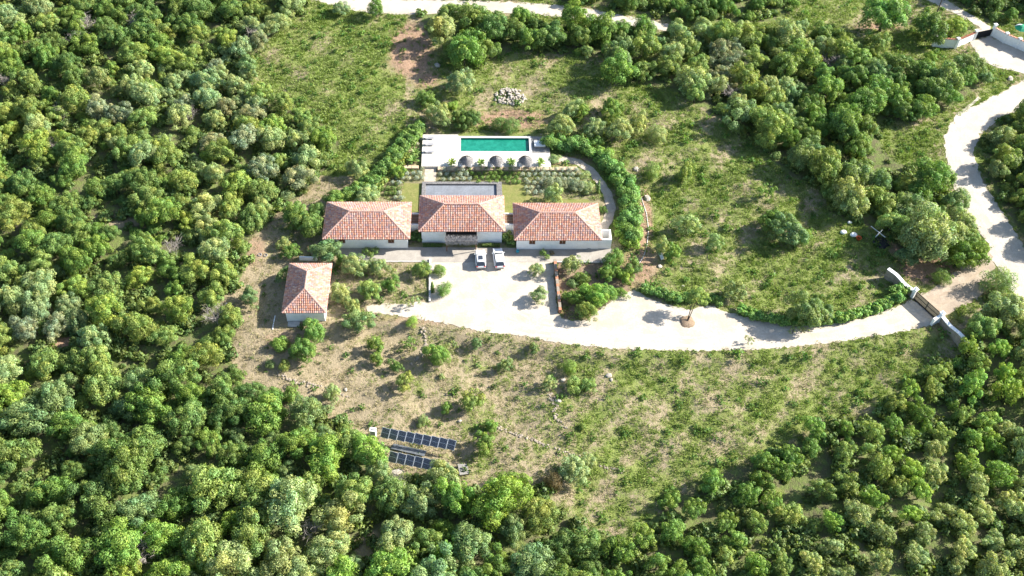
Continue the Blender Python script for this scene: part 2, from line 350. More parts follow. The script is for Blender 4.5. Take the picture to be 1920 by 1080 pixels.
for u_, v_, a_2, b_2 in ((130, 655, 55, 26), (205, 415, 70, 14), (690, 1020, 30, 30), (1470, 1025, 50, 18), (1440, 925, 40, 14), (1540, 930, 30, 12), (440, 560, 30, 20), (465, 180, 20, 10)):
    e2 = np.exp(-(((gpx-u_)/a_2)**2+((gpy-v_)/b_2)**2)**2); ZC[..., 2] *= 1-e2
n0, n1 = X.shape; idx = np.arange(n0*n1).reshape(n0, n1)
F = np.stack([idx[:-1, :-1], idx[1:, :-1], idx[1:, 1:], idx[:-1, 1:]], -1).reshape(-1, 4)
# leave the hole where pool basin and patio are sunk into their own raised blocks: nothing to cut
gme = mesh_np('ground', V.reshape(-1, 3), F, M['ground'], smooth=True)
ca = gme.color_attributes.new('zone', 'FLOAT_COLOR', 'POINT'); dd = np.ones((n0*n1, 4), np.float32); dd[:, :3] = ZC.reshape(-1, 3); ca.data.foreach_set('color', dd.ravel())
tag(link(gme, 'ground'), kind='structure')

# draped sheets: roads, drive, beds
def drape(name, poly, mt, off=.05, jit=.25, step=.7, inner=1.2, world=False):
    pts = [Vector((p[0], p[1])) if world else G(*p).xy for p in poly]; out = []
    for i in range(len(pts)):
        a, b = pts[i], pts[(i+1) % len(pts)]; n = max(1, int((b-a).length/step))
        for k in range(n): out.append(a.lerp(b, k/n)+Vector((random.uniform(-jit, jit), random.uniform(-jit, jit))))
    nb = len(out); xs = [p.x for p in out]; ys = [p.y for p in out]
    ix, iy = np.meshgrid(np.arange(min(xs), max(xs), inner), np.arange(min(ys), max(ys), inner)); ix, iy = ix.ravel(), iy.ravel()
    k = inpoly(ix, iy, [tuple(p) for p in out]); allp = out+[Vector((a, b)) for a, b in zip(ix[k], iy[k])]
    vo, _, fo, _, _, _ = delaunay_2d_cdt(allp, [], [list(range(nb))], 1, 1e-4)
    vx = np.array([v[:] for v in vo]); zz = hgt(vx[:, 0], vx[:, 1])+off
    me = bpy.data.meshes.new(name); me.from_pydata([(a, b, c) for (a, b), c in zip(vx, zz)], [], [tuple(f) for f in fo]); me.materials.append(mt)
    me.polygons.foreach_set('use_smooth', [True]*len(me.polygons))
    return tag(link(me, name), kind='structure')
drape('driveway', DRIVE, M['gravel'], .05, .22, .4)
M['dirtl'] = noisy('packed_dirt_track', (.37, .30, .22), (.29, .225, .16), .6, .95, .3, .7, .03, fine=4)
M['rut'] = noisy('compacted_gravel', (.50, .445, .375), (.41, .355, .285), .5, .95, .3, .7, .02, fine=4)
def rut(pts, w_, off, name='wheel_track', mt='rut', z=.056):
    q_ = [G(*p).xy for p in pts]; fine = []
    for a, b in zip(q_[:-1], q_[1:]):
        for k in range(6): fine.append(a.lerp(b, k/6))
    A_, B_ = [], []
    for i in range(1, len(fine)-1):
        d = (fine[i+1]-fine[i-1]).normalized(); n_ = Vector((-d.y, d.x)); c_ = fine[i]+n_*(off+.12*math.sin(i*.7)); ww_ = w_*(.75+.35*math.sin(i*1.3)**2); A_.append(c_+n_*ww_/2); B_.append(c_-n_*ww_/2)
    drape(name, A_+B_[::-1], M[mt], z, .06, .4, .5, True)
for o_ in (-.85, .85):
    rut([(900, 600), (980, 617), (1060, 628), (1160, 638), (1300, 640), (1440, 636), (1560, 626), (1650, 608), (1720, 588)], .6, o_)
    rut([(1745, 572), (1800, 548), (1840, 520), (1862, 490)], .5, o_, mt='dirtl', z=.052)
    rut([(1850, 180), (1805, 218), (1790, 262), (1800, 320), (1822, 370), (1858, 430), (1890, 490), (1940, 560)], .6, o_, z=.062)
for o_ in (-.8, .8): rut([(905, 510), (915, 545), (950, 585), (1010, 612), (1080, 625)], .5, o_, z=.058)
drape('gate_apron', APRON, M['dirt'], .045, .4)
drape('paving', PAVE, M['pave'], .07, .02)
drape('dirt_road', ROADR, M['road'], .055, .35)
drape('back_road', ROADT, M['road'], .05, .35)
drape('forecourt', COURT, M['road'], .05, .2)
drape('track', TRACK, M['road'], .045, .3)
drape('garden_bed', [(700, 340), (740, 314), (796, 312), (820, 316), (1085, 316), (1100, 330), (1120, 352), (1132, 380), (1128, 405), (1105, 398), (770, 398), (750, 380), (700, 366)], M['mulch'], .04, .1)
drape('lawn', LAWNL, M['lawn'], .06, .06); drape('lawn', LAWNR, M['lawn'], .06, .06)
drape('garden_steps', PATH1, M['path'], .07, .03)
pc = [G(*p).xy for p in PATHC]; Lp, Rp = [], []
for i, p in enumerate(pc):
    d = (pc[min(i+1, len(pc)-1)]-pc[max(i-1, 0)]).normalized(); n_ = Vector((-d.y, d.x))*.85; Lp.append(p+n_); Rp.append(p-n_)
drape('garden_path', Lp+Rp[::-1], M['path'], .065, .08, .5, .7, world=True)
drape('planting_bed', [(1046, 494), (1140, 494), (1200, 505), (1180, 545), (1130, 575), (1100, 600), (1060, 600), (1050, 585)], M['bed'], .03, .25)

# ------------------------------------------------------------------ foliage meshes
def leaf_cloud(lobes, n, size, seed, jit=.5, inner=.12, squash=1.0, lum=(.7, 1.35), rough=1.0):
    """lobes: (x,y,z,r); quads on their outer skins, facing roughly outward"""
    g = np.random.default_rng(seed); L = np.array(lobes, float); wgt = L[:, 3]**2; li = g.choice(len(L), n, p=wgt/wgt.sum())
    d = g.normal(size=(n, 3)); d[:, 2] = np.abs(d[:, 2])*1.0-.35*(g.random(n) < .45)*1.6; d /= np.linalg.norm(d, axis=1)[:, None]
    rad = L[li, 3]*np.where(g.random(n) < inner, g.uniform(.3, .8, n), g.uniform(.86, 1.08, n))
    q0 = L[li, :3]+d*L[li, 3][:, None]; f_ = 7.0/max(1e-3, np.abs(L[:, :3]).max()+L[:, 3].max()) if len(L) < 40 else 4.0
    rad = rad*(1+rough*.16*np.sin(q0[:, 0]*f_*2.3+q0[:, 2]*f_*1.7+seed)*np.sin(q0[:, 1]*f_*2.1-q0[:, 2]*f_*1.3)+rough*.10*np.sin(q0[:, 0]*f_*5.1)*np.sin(q0[:, 1]*f_*4.7+q0[:, 2]*f_*4))+rough*g.exponential(.07, n)*L[li, 3]
    C = L[li, :3]+d*rad[:, None]*np.array([1, 1, squash])
    nn = d+g.normal(size=(n, 3))*jit; nn /= np.linalg.norm(nn, axis=1)[:, None]
    sh = d*.8+nn*.6; sh /= np.linalg.norm(sh, axis=1)[:, None]; nn = np.where((nn*sh).sum(1)[:, None] < 0, -nn, nn)
    u = np.cross(nn, g.normal(size=(n, 3))); u /= np.linalg.norm(u, axis=1)[:, None]; v = np.cross(nn, u)
    s_ = size*g.uniform(.6, 1.4, n)[:, None]; a = s_*g.uniform(.5, .8, n)[:, None]
    Q = np.stack([C-u*s_, C-v*a+u*s_*.1, C+u*s_, C+v*a-u*s_*.15-nn*a*.2], 1)[:, ::1]
    global LN; LN = np.repeat(sh, 4, 0)
    V_ = Q.reshape(-1, 3); F_ = np.arange(4*n).reshape(n, 4)
    lob = g.uniform(.88, 1.14, len(L))[li]; b = (g.uniform(lum[0], lum[1], n)*lob)[:, None]
    warm = (g.uniform(-.10, .10, n)+g.uniform(-.14, .16, len(L))[li])[:, None]
    return V_, F_, np.clip(b*np.concatenate([1+warm, np.ones((n, 1)), 1-warm*.8], 1), 0, 3)
def crown_lobes(seed, n=16, lr=(.24, .42), zs=.75, low=-.35, core=.55):
    g = random.Random(seed); out = [(0, 0, 0, core)]; e3 = [(g.uniform(0, 6.28), g.uniform(.12, .3)) for _ in range(3)]
    ox, oy = g.uniform(-.1, .1), g.uniform(-.1, .1)
    for i in range(n):
        t = i*2.39996+g.uniform(-.5, .5); zz = 1-(i+.5)/n*(1-low); zz += g.uniform(-.1, .1); zz = min(.97, zz)
        rr = math.sqrt(max(0, 1-zz*zz)); r_ = g.uniform(*lr); k = g.uniform(.58, .88)*(1+sum(q1*math.cos(i_*(t-q0)) for i_, (q0, q1) in zip((1, 2, 3), e3))*.6)
        out.append((math.cos(t)*rr*k+ox, math.sin(t)*rr*k+oy, zz*k*zs, r_))
    return out
def crown_mesh(name, seed, cnt_, size, mt, **k):
    jit = k.pop('jit', .55); lum = k.pop('lum', (.7, 1.35)); ex = k.pop('extra', None); lb = crown_lobes(seed, **k)
    if ex: lb += ex
    V_, F_, A = leaf_cloud(lb, cnt_, size, seed, jit, lum=lum, rough=.25 if name == 'ball' else 1.0); return mesh_np(name, V_, F_, mt, A, 'leaf', nrm=LN)
CR = {'olive': [crown_mesh('olive_crown', 10+i, 11000, .033, M['leaf'], n=36+3*i, lr=(.12, .27), low=-.5, core=.46, jit=.7, lum=(.6, 1.42)) for i in range(7)],
      'oak': [crown_mesh('oak_crown', 40+i, 11000, .035, M['leaf'], n=28+3*i, lr=(.14, .31), low=-.55, zs=.85, core=.46, jit=.7, lum=(.6, 1.42)) for i in range(7)],
      'shrub': [crown_mesh('shrub_crown', 70+i, 3800, .05, M['leaf'], n=16+i, lr=(.2, .4), low=-.2, zs=.7) for i in range(6)],
      'round': [crown_mesh('round_crown', 90+i, 7000, .038, M['leaf'], n=22, lr=(.28, .40), low=-.9, zs=.95, core=.78) for i in range(3)],
      'sparse': [crown_mesh('sparse_crown', 100+i, 900, .06, M['leaf'], n=12, lr=(.14, .28), low=-.3, zs=.9, core=.2, jit=.9) for i in range(3)],
      'plant': [crown_mesh('young_crown', 120+i, 5000, .046, M['leaf'], n=20+2*i, lr=(.15, .30), low=-.6, zs=1.15, core=.42, jit=.7, lum=(.6, 1.42)) for i in range(6)]}
BALL = [crown_mesh('ball', 130+i, 900, .085, M['leaf'], n=10, lr=(.35, .4), low=-.8, zs=.95, core=.9, jit=.35) for i in range(3)]
def trunk_mesh(seed, lean=.0):
    g = random.Random(seed); b = MB(); top = Vector((lean, 0, .55)); b.tube([(0, 0, -.3), (.02, .01, .25), tuple(top)], [.085, .06, .05], 7)
    for k in range(4):
        t = k*1.6+g.uniform(0, 1); e = top+Vector((math.cos(t)*.45, math.sin(t)*.45, g.uniform(.3, .6))); b.tube([top*.8, (top+e)/2+Vector((0, 0, .08)), e], [.045, .03, .012], 5)
    return b.mesh('trunk', M['bark'], True)
TR = [trunk_mesh(i) for i in range(4)]
SH = {'olive': (.80, .95, .75), 'oak': (.78, .95, .8), 'shrub': (.42, .8, .8), 'round': (.72, .95, .95), 'sparse': (1.1, 1.1, .8), 'plant': (.9, 1.0, .9)}
COLS = {'sage': (.185, .225, .09), 'silver': (.195, .24, .125), 'green': (.105, .168, .036), 'dark': (.068, .118, .028), 'bright': (.145, .235, .036), 'yellow': (.175, .235, .042), 'olive green': (.145, .19, .05), 'grey': (.185, .19, .13), 'reddish': (.085, .072, .035), 'blue-green': (.115, .17, .075), 'hedge': (.118, .185, .046), 'lavender grey': (.21, .24, .20)}
def jcol(c, a=.12):
    r_, g_, b_ = COLS[c]
    if c in ('yellow', 'bright', 'blue-green', 'dark', 'silver', 'grey'): r_, g_, b_ = r_*.66+.14*.34, g_*.66+.19*.34, b_*.66+.055*.34
    k = 1.6*random.uniform(1-a, 1+a*1.2); t = random.uniform(-a, a)*.7
    return (r_*k*(1+t), g_*k, b_*k*(1-t), 1)
used_labels = set()
def uniq(l):
    assert l not in used_labels, l
    used_labels.add(l); return l
def tree_at(x, y, Rr, kind, col, name, label, group, zs=1.0, trunk=True, hz=None):
    zc, _, _ = SH[kind]; h0 = float(hgt(x, y)); zc = zc if hz is None else hz
    r_ = empty(name, (x, y, h0), random.uniform(0, 6.28), label, 'tree' if 'tree' in name or 'oak' in name else 'shrub', group)
    c = link(random.choice(CR[kind]), 'crown', r_, (0, 0, zc*Rr), 0, (Rr*(ex := random.uniform(.86, 1.2)), Rr*random.uniform(.95, 1.08)/ex, Rr*zs*random.uniform(.88, 1.12))); c.color = jcol(col)
    if trunk: link(random.choice(TR), 'trunk', r_, (0, 0, 0), 0, (Rr, Rr, Rr*zc/.95))
    return r_
def tree_px(px, py, rpx, kind, col, name, label, group=None, zs=1.0, hz=None):
    zc = SH[kind][0] if hz is None else hz; p = G(px, py); Rr = 2.
    for _ in range(3):
        _, _, dep = project(np.array(p)); Rr = rpx*float(dep)/FPX; p = G(px, py, zc*Rr)
    return tree_at(p.x, p.y, Rr, kind, col, name, uniq(label), group, zs, kind not in ('shrub', 'round'), hz)
# ------------------------------------------------------------------ houses
TINTS = [(.56, .17, .07), (.52, .19, .10), (.42, .12, .07), (.56, .30, .22), (.48, .24, .18), (.62, .42, .32), (.27, .18, .22), (.32, .21, .23), (.40, .27, .26), (.32, .08, .06), (.58, .25, .12), (.40, .17, .13)]
def roof(parent, x0, x1, y0, y1, z, h, ridge_x=True, mort=1):
    """hipped tile roof over the eave rectangle; coordinates local to the house"""
    hd = min(x1-x0, y1-y0)/2
    if ridge_x: A, B = Vector((x0+hd, (y0+y1)/2, z+h)), Vector((x1-hd, (y0+y1)/2, z+h))
    else: A, B = Vector(((x0+x1)/2, y0+hd, z+h)), Vector(((x0+x1)/2, y1-hd, z+h))
    c = [Vector((x0, y0, z)), Vector((x1, y0, z)), Vector((x1, y1, z)), Vector((x0, y1, z))]
    if ridge_x: planes = [(c[0], c[1], [B, A]), (c[1], c[2], [B]), (c[2], c[3], [A, B]), (c[3], c[0], [A])]; hips = [(c[0], A), (c[3], A), (c[1], B), (c[2], B), (A, B)]
    else: planes = [(c[0], c[1], [A]), (c[1], c[2], [B, A]), (c[2], c[3], [B]), (c[3], c[0], [A, B])]; hips = [(c[0], A), (c[1], A), (c[2], B), (c[3], B), (A, B)]
    dk = MB(); vs = c+[A, B]; ii = {id(A): 4, id(B): 5}
    for k, (p, q_, top) in enumerate(planes): dk.add(vs, [tuple([k, (k+1) % 4]+[ii[id(t)] for t in top])])
    dk.add([v-Vector((0, 0, .12)) for v in c]+c, [(3, 2, 1, 0), (0, 1, 5, 4), (1, 2, 6, 5), (2, 3, 7, 6), (3, 0, 4, 7)])
    rf = dk.build('roof', M['rooflath'], parent)
    V_, F_, A_ = [], [], []; TW, TL = .30, .40; prof = [(-.46, .0), (-.3, .06), (0, .095), (.3, .06), (.46, .0)]
    for p, q_, top in planes:
        ux = (q_-p).normalized(); L = (q_-p).length; mid = (top[0]+top[-1])/2; n = ux.cross(mid-p).normalized(); uy = n.cross(ux)
        hs = (mid-p).dot(uy); t0, t1 = sorted((t-p).dot(ux) for t in (top[0], top[-1])); row = 0; y = -.05
        while y < hs-.1:
            f = (y+TL*.5)/hs; lo, hi = t0*f, L+(t1-L)*f; nx = int(L/TW)+2
            for i in range(nx):
                x = (i+.5)*TW
                if x < lo or x > hi: continue
                tint = (np.array(random.choice(TINTS))*.56+np.array((.41, .265, .21))*.44)*random.uniform(.76, 1.14); b = len(V_); dx = random.uniform(-.012, .012)
                for yy, up_ in ((y, .09+random.uniform(0, .02)), (y+TL*1.08, .012)):
                    for a, hh in prof: V_.append(p+ux*(x+dx+a*TW*.98)+uy*yy+n*(hh+up_))
                for a in range(4): F_.append((b+a, b+a+1, b+6+a, b+5+a)); A_.append(tint)
                F_.append((b+4, b+3, b+1, b)); A_.append(tint)
            y += TL; row += 1
    me = mesh_np('tiles', [tuple(v) for v in V_], F_, M['tile'], A_); tag(link(me, 'tiles', rf), kind='stuff')
    for a, b_ in hips:
        cb = MB(); d = b_-a; L = d.length; n = int(L/.42); d.normalize(); s = d.cross(Vector((0, 0, 1))).normalized(); u = s.cross(d)
        for i in range(n):
            p0, p1 = a+d*(L*i/n-.02), a+d*(L*(i+1)/n+.03); vs = []
            for pp, k in ((p0, 1.08), (p1, .92)):
                for t in range(5): an = math.pi*t/4; vs.append(pp+s*math.cos(an)*.17*k+u*(math.sin(an)*.13*k+.05))
            cb.add(vs, [(t, t+1, t+6, t+5) for t in range(4)]+[(0, 1, 2, 3, 4)])
        tag(cb.build('ridge_cap', M['ridge'], rf), kind='stuff')
    return rf
def window(parent, x, y, z, w_, h, face=-1, name='window'):
    f = MB()
    for dx in (-1, 1): f.box((x+dx*w_/2, y+face*.02, z), (.07, .08, h))
    for dz in (-1, 1): f.box((x, y+face*.02, z+dz*(h/2-.035)), (w_-.07, .08, .07))
    fr = f.build(name, M['brown'], parent)
    for dx in (-1, 1):
        s = MB()
        s.box((x+dx*w_/4, y+face*.015, z), (w_/2-.05, .04, h-.14))
        for k in range(6): s.box((x+dx*w_/4, y+face*.045, z-h/2+.17+k*(h-.3)/5), (w_/2-.12, .03, .05), rx=.4)
        s.build('shutter', M['brown'], fr)
    sl = MB().box((x, y+face*.08, z-h/2-.04), (w_+.16, .16, .05)).build('sill', M['white'], fr)
    return fr
def house(label, px, he, hr, o, wins, ridge_x=True, door=None):
    """px: the eave corners front-left, front-right, back-right, back-left in the photograph at eave height"""
    q_ = [flat(a, b, he) for a, b in px]; x0 = (q_[0][0]+q_[3][0])/2; x1 = (q_[1][0]+q_[2][0])/2; y0 = (q_[0][1]+q_[1][1])/2; y1 = (q_[2][1]+q_[3][1])/2
    cx, cy_ = (x0+x1)/2, (y0+y1)/2; a, b = (x1-x0)/2, (y1-y0)/2; r_ = empty('house', (cx, cy_, 0), 0, uniq(label), 'house')
    wl = MB(); wl.box((0, 0, (he-.1)/2-.05), ((a-o)*2, (b-o)*2, he-.05)); wl.build('wall', M['wall'], r_)
    pl = MB()
    for s_ in (-1, 1): pl.box((0, s_*(b-o+.012), .12), ((a-o)*2+.06, .05, .24)); pl.box((s_*(a-o+.012), 0, .12), (.05, (b-o)*2-.02, .24))
    pl.build('plinth', M['conc'], r_)
    roof(r_, -a, a, -b, b, he, hr, ridge_x)
    g = MB()
    g.build
    for wx, wz, ww, wh in wins: window(r_, wx, -(b-o)-.01, wz, ww, wh)
    return r_, (x0, x1, y0, y1, o)
HL, eL = house('long left white house under a hipped tile roof, between the dark bushes and middle house', [(607, 448), (769, 449), (770, 380), (612, 380)], 2.85, 2.25, .42, [])
HM, eM = house('middle white house with the thatched entrance canopy behind the two parked cars', [(786, 434), (947, 434), (943, 368), (787.5, 368)], 3.35, 2.3, .42, [])
HR, eR = house('right white house beside the curved hedge, with a low wall stub at its right end', [(965, 450), (1129, 451), (1120, 382), (962, 382)], 2.85, 2.25, .42, [])
HO, eO = house('small white outbuilding with a pyramid-ended tile roof standing alone left of the planted slope', [(530, 586), (611, 587), (622, 495.5), (543, 494.5)], 2.75, 1.95, .40, [], False)
for H_, e_, pxs in ((HL, eL, (641, 733)), (HR, eR, (998, 1055))):
    for x in pxs:
        y = e_[2]+e_[4]; wx = flat(x, 456, 2.0)[0]-H_.location.x
        window(H_, wx, y-H_.location.y-.01, 1.95, .95, .78)
for H_, e_ in ((HL, eL), (HM, eM), (HR, eR)):   # back and side openings, for a view from aside
    for x in (-4, 0, 4): window(H_, x, (e_[3]-e_[2])/2-e_[4]+.01, 1.4, 1.3, 1.5, 1)
# entrance canopy of the middle house
yf = eM[2]+eM[4]-HM.location.y; cx0, cx1 = flat(836, 440, 2.6)[0]-HM.location.x, flat(894, 440, 2.6)[0]-HM.location.x
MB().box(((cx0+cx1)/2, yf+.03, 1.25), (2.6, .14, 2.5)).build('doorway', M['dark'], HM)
d_ = MB()
for s_ in (-1, 1): d_.box(((cx0+cx1)/2+s_*1.3, yf-.06, 1.25), (.12, .1, 2.6))
d_.box(((cx0+cx1)/2, yf-.06, 2.6), (2.72, .1, .12)).build('door_frame', M['brown'], HM)
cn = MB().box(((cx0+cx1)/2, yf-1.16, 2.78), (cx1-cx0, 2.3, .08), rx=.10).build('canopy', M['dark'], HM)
tb = MB(); g = random.Random(5)
for k in range(1100):
    x = g.uniform(cx0-.1, cx1+.1); t = .25+.75*math.sqrt(g.random()); y = yf-.12-2.2*t; z = 2.98-.28*t; ln = g.uniform(.3, .6); w_ = g.uniform(.02, .05); dx = g.uniform(-.12, .12)
    if t > .8: e2 = (x+dx, y-g.uniform(.1, .35), z-ln*random.choice((.5, .8, 1.2)))
    else: e2 = (x+dx, y-ln, z-.02-g.uniform(0, .08))
    tb.add([(x-w_, y, z), (x+w_, y, z+g.uniform(0, .06)), (e2[0]+w_*.5, e2[1], e2[2]), (e2[0]-w_*.5, e2[1], e2[2])], [(0, 1, 2, 3)])
tag(tb.build('thatch', M['thatchg'], cn), kind='stuff')
for s_ in (cx0+.15, cx1-.15): MB().tube([(s_, yf-2.0, 0), (s_, yf-2.0, 2.65)], .08, 8).build('post', M['brown'], cn)
# link yards between the houses: white walls around a plank deck
def link_yard(label, xa, xb, ya, yb, h):
    r_ = empty('link_building', ((xa+xb)/2, (ya+yb)/2, 0), 0, uniq(label), 'link building'); a, b = (xb-xa)/2, (yb-ya)/2
    MB().box((0, -b+.1, h/2), (2*a, .2, h)).build('wall', M['wall'], r_); MB().box((0, b-.1, h/2), (2*a, .2, h)).build('wall', M['wall'], r_)
    n = int(2*b/.24)
    for k in range(n): MB().box((0, -b+.34+k*(2*b-.68)/(n-1), h-.22), (2*a-.02, .19, .05)).build('roof_plank', M['bed' if k % 3 else 'brown'], r_)
    MB().box((0, 0, h-.3), (2*a-.04, 2*b-.42, .06)).build('ceiling', M['dark'], r_)
    return r_
y1_ = flat(778, 399, 2.5)[1]; y0_ = flat(778, 421, 2.5)[1]
link_yard('narrow white walled link between left and middle houses with a brown plank top', eL[1]-eL[4]+.02, eM[0]+eM[4]-.02, y0_, y1_, 2.5)
link_yard('narrow white walled link between middle and right houses with a brown plank top', eM[1]-eM[4]+.02, eR[0]+eR[4]-.02, y0_, y1_, 2.5)
# right wing wall of the right house
xw = flat(1146, 440, 2.3)[0]; ww = empty('end_wall', (xw, eR[2], 0), 0, uniq('white parapet wall stub joined to the right end of the right house'), 'wall')
xa = eR[1]-eR[4]+.03
for c_, d_2 in ((((xa+xw)/2-xw, .72, 1.15), (xw-xa, .24, 2.3)), ((-.12, 2.0, 1.15), (.24, 2.3, 2.3)), (((xa+xw)/2-xw, 3.1, 1.1), (xw-xa-.26, .2, 2.2))): MB().box(c_, d_2).build('wall', M['wall'], ww)
MB().box(((xa+xw)/2-xw, .72, 2.33), (xw-xa, .32, .06)).build('coping', M['white'], ww)
# outbuilding slab, plant and rails
s0 = G(557, 600); t = empty('concrete_slab', (flat(551, 609)[0], flat(551, 609)[1], 0), 0, uniq('pale concrete slab on the ground in front of the small outbuilding'), 'slab')
MB().box((0, 0, .12), (1.9, 1.1, .2)).build('slab', M['conc'], t, bevel=.02)
def pipe(label, pts, r_=.05, m_='white', name='pipe', cat='pipe', z=.05):
    b = MB(); b.tube([G(a, b_, z if len(c_) == 0 else c_[0]) for a, b_, *c_ in pts], r_, 6); return tag(b.build(name, M[m_], smooth=True), uniq(label), cat)
pipe('white plastic pipe lying in the shade left of the small outbuilding', [(516, 592), (513, 605), (511, 618)], .09)
pipe('thin white hose running down the bare soil outside the curved hedge', [(1203, 372), (1212, 400), (1216, 430), (1213, 460), (1207, 480), (1196, 498)], .05)
pipe('rusty leaning post behind the small outbuilding', [(577, 462, 2.3), (583, 481, 0)], .06, 'brown', 'post', 'post')
pipe('short white pipe lying left of the woodland clearing by the outbuilding', [(425, 568), (424, 588)], .07)

# ------------------------------------------------------------------ patio behind the middle house
x0, x1 = flat(791, 355)[0], flat(941, 355)[0]; yb = flat(865, 343.5)[1]; ya = eM[3]-eM[4]
pt = empty('patio', ((x0+x1)/2, yb, 0), 0); tag(pt, kind='structure'); W_ = (x1-x0)/2; D_ = yb-ya
b = MB(); b.box((0, -.32, .21), (2*W_, .64, .42)); b.box((-W_+.35, -D_/2-.32, .21), (.7, D_-.64, .42)); b.box((W_-.5, -D_/2-.32, .21), (1.0, D_-.64, .42)); b.build('border', M['cobble'], pt, bevel=.03)
n = 9; wd_ = (2*W_-1.7)/n
for i in range(n):
    for j in range(3): MB().box((-W_+.7+wd_*(i+.5), -.64-(D_-.64)/3*(j+.5), .07), (wd_-.015, (D_-.64)/3-.015, .06+.004*((i*7+j*3) % 3))).build('slab', M['patio'], pt)
# ------------------------------------------------------------------ pool terrace
ZD = .6
def F2(px, py, z=ZD): p = flat(px, py, z); return Vector((p[0], p[1]))
a, b_ = F2(859, 255.5), F2(996.5, 287); qx0, qx1, qy0, qy1 = F2(859, 270).x, F2(996.5, 270).x, (F2(859, 287).y+F2(996, 287.5).y)/2, (F2(859, 255.5).y+F2(996, 255.8).y)/2
dx0, dx1 = F2(791.5, 280).x, F2(1031, 285).x; dy0, dy1 = F2(900, 312).y, qy1+.5
tr_ = MB()
tr_.box(((dx0+qx0)/2, (dy0+dy1)/2, ZD/2), (qx0-dx0, dy1-dy0, ZD)); tr_.box(((qx0+dx1)/2, (dy0+qy0)/2, ZD/2), (dx1-qx0, qy0-dy0, ZD-.002))
tag(tr_.build('pool_deck', M['deck']), kind='structure')
pw = MB(); n = 22; 
for i in range(n): pw.box((qx1+(dx1-qx1)*.5, qy0+(qy1-qy0)*(i+.5)/n, ZD/2), (dx1-qx1, (qy1-qy0)/n-.02, ZD-.01+.01*(i % 2)))
tag(pw.build('wood_deck', M['greyw']), kind='structure')
pl = empty('swimming_pool', ((qx0+qx1)/2, (qy0+qy1)/2, ZD), 0, uniq('long rectangular swimming pool of green water framed by pale stone coping'), 'swimming pool'); hw, hd = (qx1-qx0)/2, (qy1-qy0)/2
c = MB(); cw = .5; c.box((0, -hd+cw/2, .0), (2*hw, cw, .12)); c.box((0, hd-cw/2, .0), (2*hw, cw, .12)); c.box((-hw+cw/2, 0, 0), (cw, 2*hd-2*cw, .12)); c.box((hw-cw*.45, 0, 0), (cw*.9, 2*hd-2*cw, .12)); c.build('coping', M['coping'], pl, bevel=.02)
c = MB()
for s_ in (-1, 1): c.box((0, s_*(hd-cw+.1), -.8), (2*hw-2*cw+.2, .16, 1.5)); c.box((s_*(hw-cw+.1), 0, -.8), (.16, 2*hd-2*cw, 1.5))
c.build('basin', M['pooltile'], pl)
wm = MB(); nx, ny = 60, 24
for i in range(nx+1):
    for j in range(ny+1): pass
MB().box((0, 0, -.85), (2*hw-2*cw+.05, 2*hd-2*cw+.05, 1.0)).build('water', M['water'], pl)
# sandstone slab wall below the terrace
sw = empty('slab_wall', (0, 0, 0), 0, uniq('low wall of big sandstone slabs between the pool terrace and the lavender'), 'wall'); xs = [820+i*(1083-820)/15 for i in range(16)]
for i in range(15):
    a, b_ = F2(xs[i], 319.5, .3), F2(xs[i+1], 319.5, .3); yy = F2(950, 319.8, .3).y
    MB().box(((a.x+b_.x)/2, yy+.42+random.uniform(-.05, .05), .28), (b_.x-a.x-.05-random.uniform(0, .08), .9+random.uniform(-.06, .08), .58+random.uniform(-.05, .05)), random.uniform(-.025, .025)).build('stone_slab', M['slab'], sw, bevel=.05)
for i in range(2):
    MB().box((F2(778-i*14, 314, .3).x, F2(778, 314, .3).y, .25), (1.35, .8, .5), .02).build('stone_slab', M['slab'], sw, bevel=.05)
# loungers
def lounger(px, py, rz, label, z=ZD+.0, group='sun loungers beside the pool', cush='cloth', nm='sun_lounger'):
    p = F2(px, py, z+.3); r_ = empty(nm, (p.x, p.y, z), rz, uniq(label), 'sun lounger', group)
    f = MB(); f.box((0, 0, .27), (1.95, .62, .05)); f.build('frame', M['greyc'], r_)
    for sx in (-.85, .85):
        for sy in (-.25, .25): MB().box((sx, sy, .125), (.06, .06, .25)).build('leg', M['greyc'], r_)
    MB().box((.28, 0, .35), (1.35, .6, .10)).build('mattress', M[cush], r_, bevel=.03)
    MB().box((-.66, 0, .54), (.70, .6, .09)).build('backrest', M[cush], r_, bevel=.03).rotation_euler = (0, 0, 0)
    bb = r_.children[-1]; bb.data.transform(Matrix.Translation((-.35, 0, .36))@Matrix.Rotation(R(38), 4, 'Y')@Matrix.Translation((.35, 0, -.54)))
    MB().box((-.78, 0, .72), (.22, .42, .09)).build('pillow', M['cloth'], r_, bevel=.03)
    return r_
for y, l in ((258, 'white sun lounger on the left end of the pool deck, nearest the back edge'), (270, 'middle one of the three white sun loungers at the left end of the deck'), (283.5, 'white sun lounger on the left end of the pool deck, nearest the camera')): lounger(804, y, 0, l)
p = F2(1012, 270, ZD+.3); db = empty('daybed', (p.x, p.y, ZD), 0, uniq('white square daybed standing on the grey wood deck right of the pool'), 'daybed')
MB().box((0, 0, .17), (2.2, 1.7, .26)).build('base', M['greyw'], db); MB().box((0, 0, .39), (2.1, 1.6, .16)).build('mattress', M['cloth'], db, bevel=.04)
for s_ in (-.4, .4): MB().box((.85, s_, .53), (.3, .6, .12)).build('pillow', M['cloth'], db, bevel=.04)
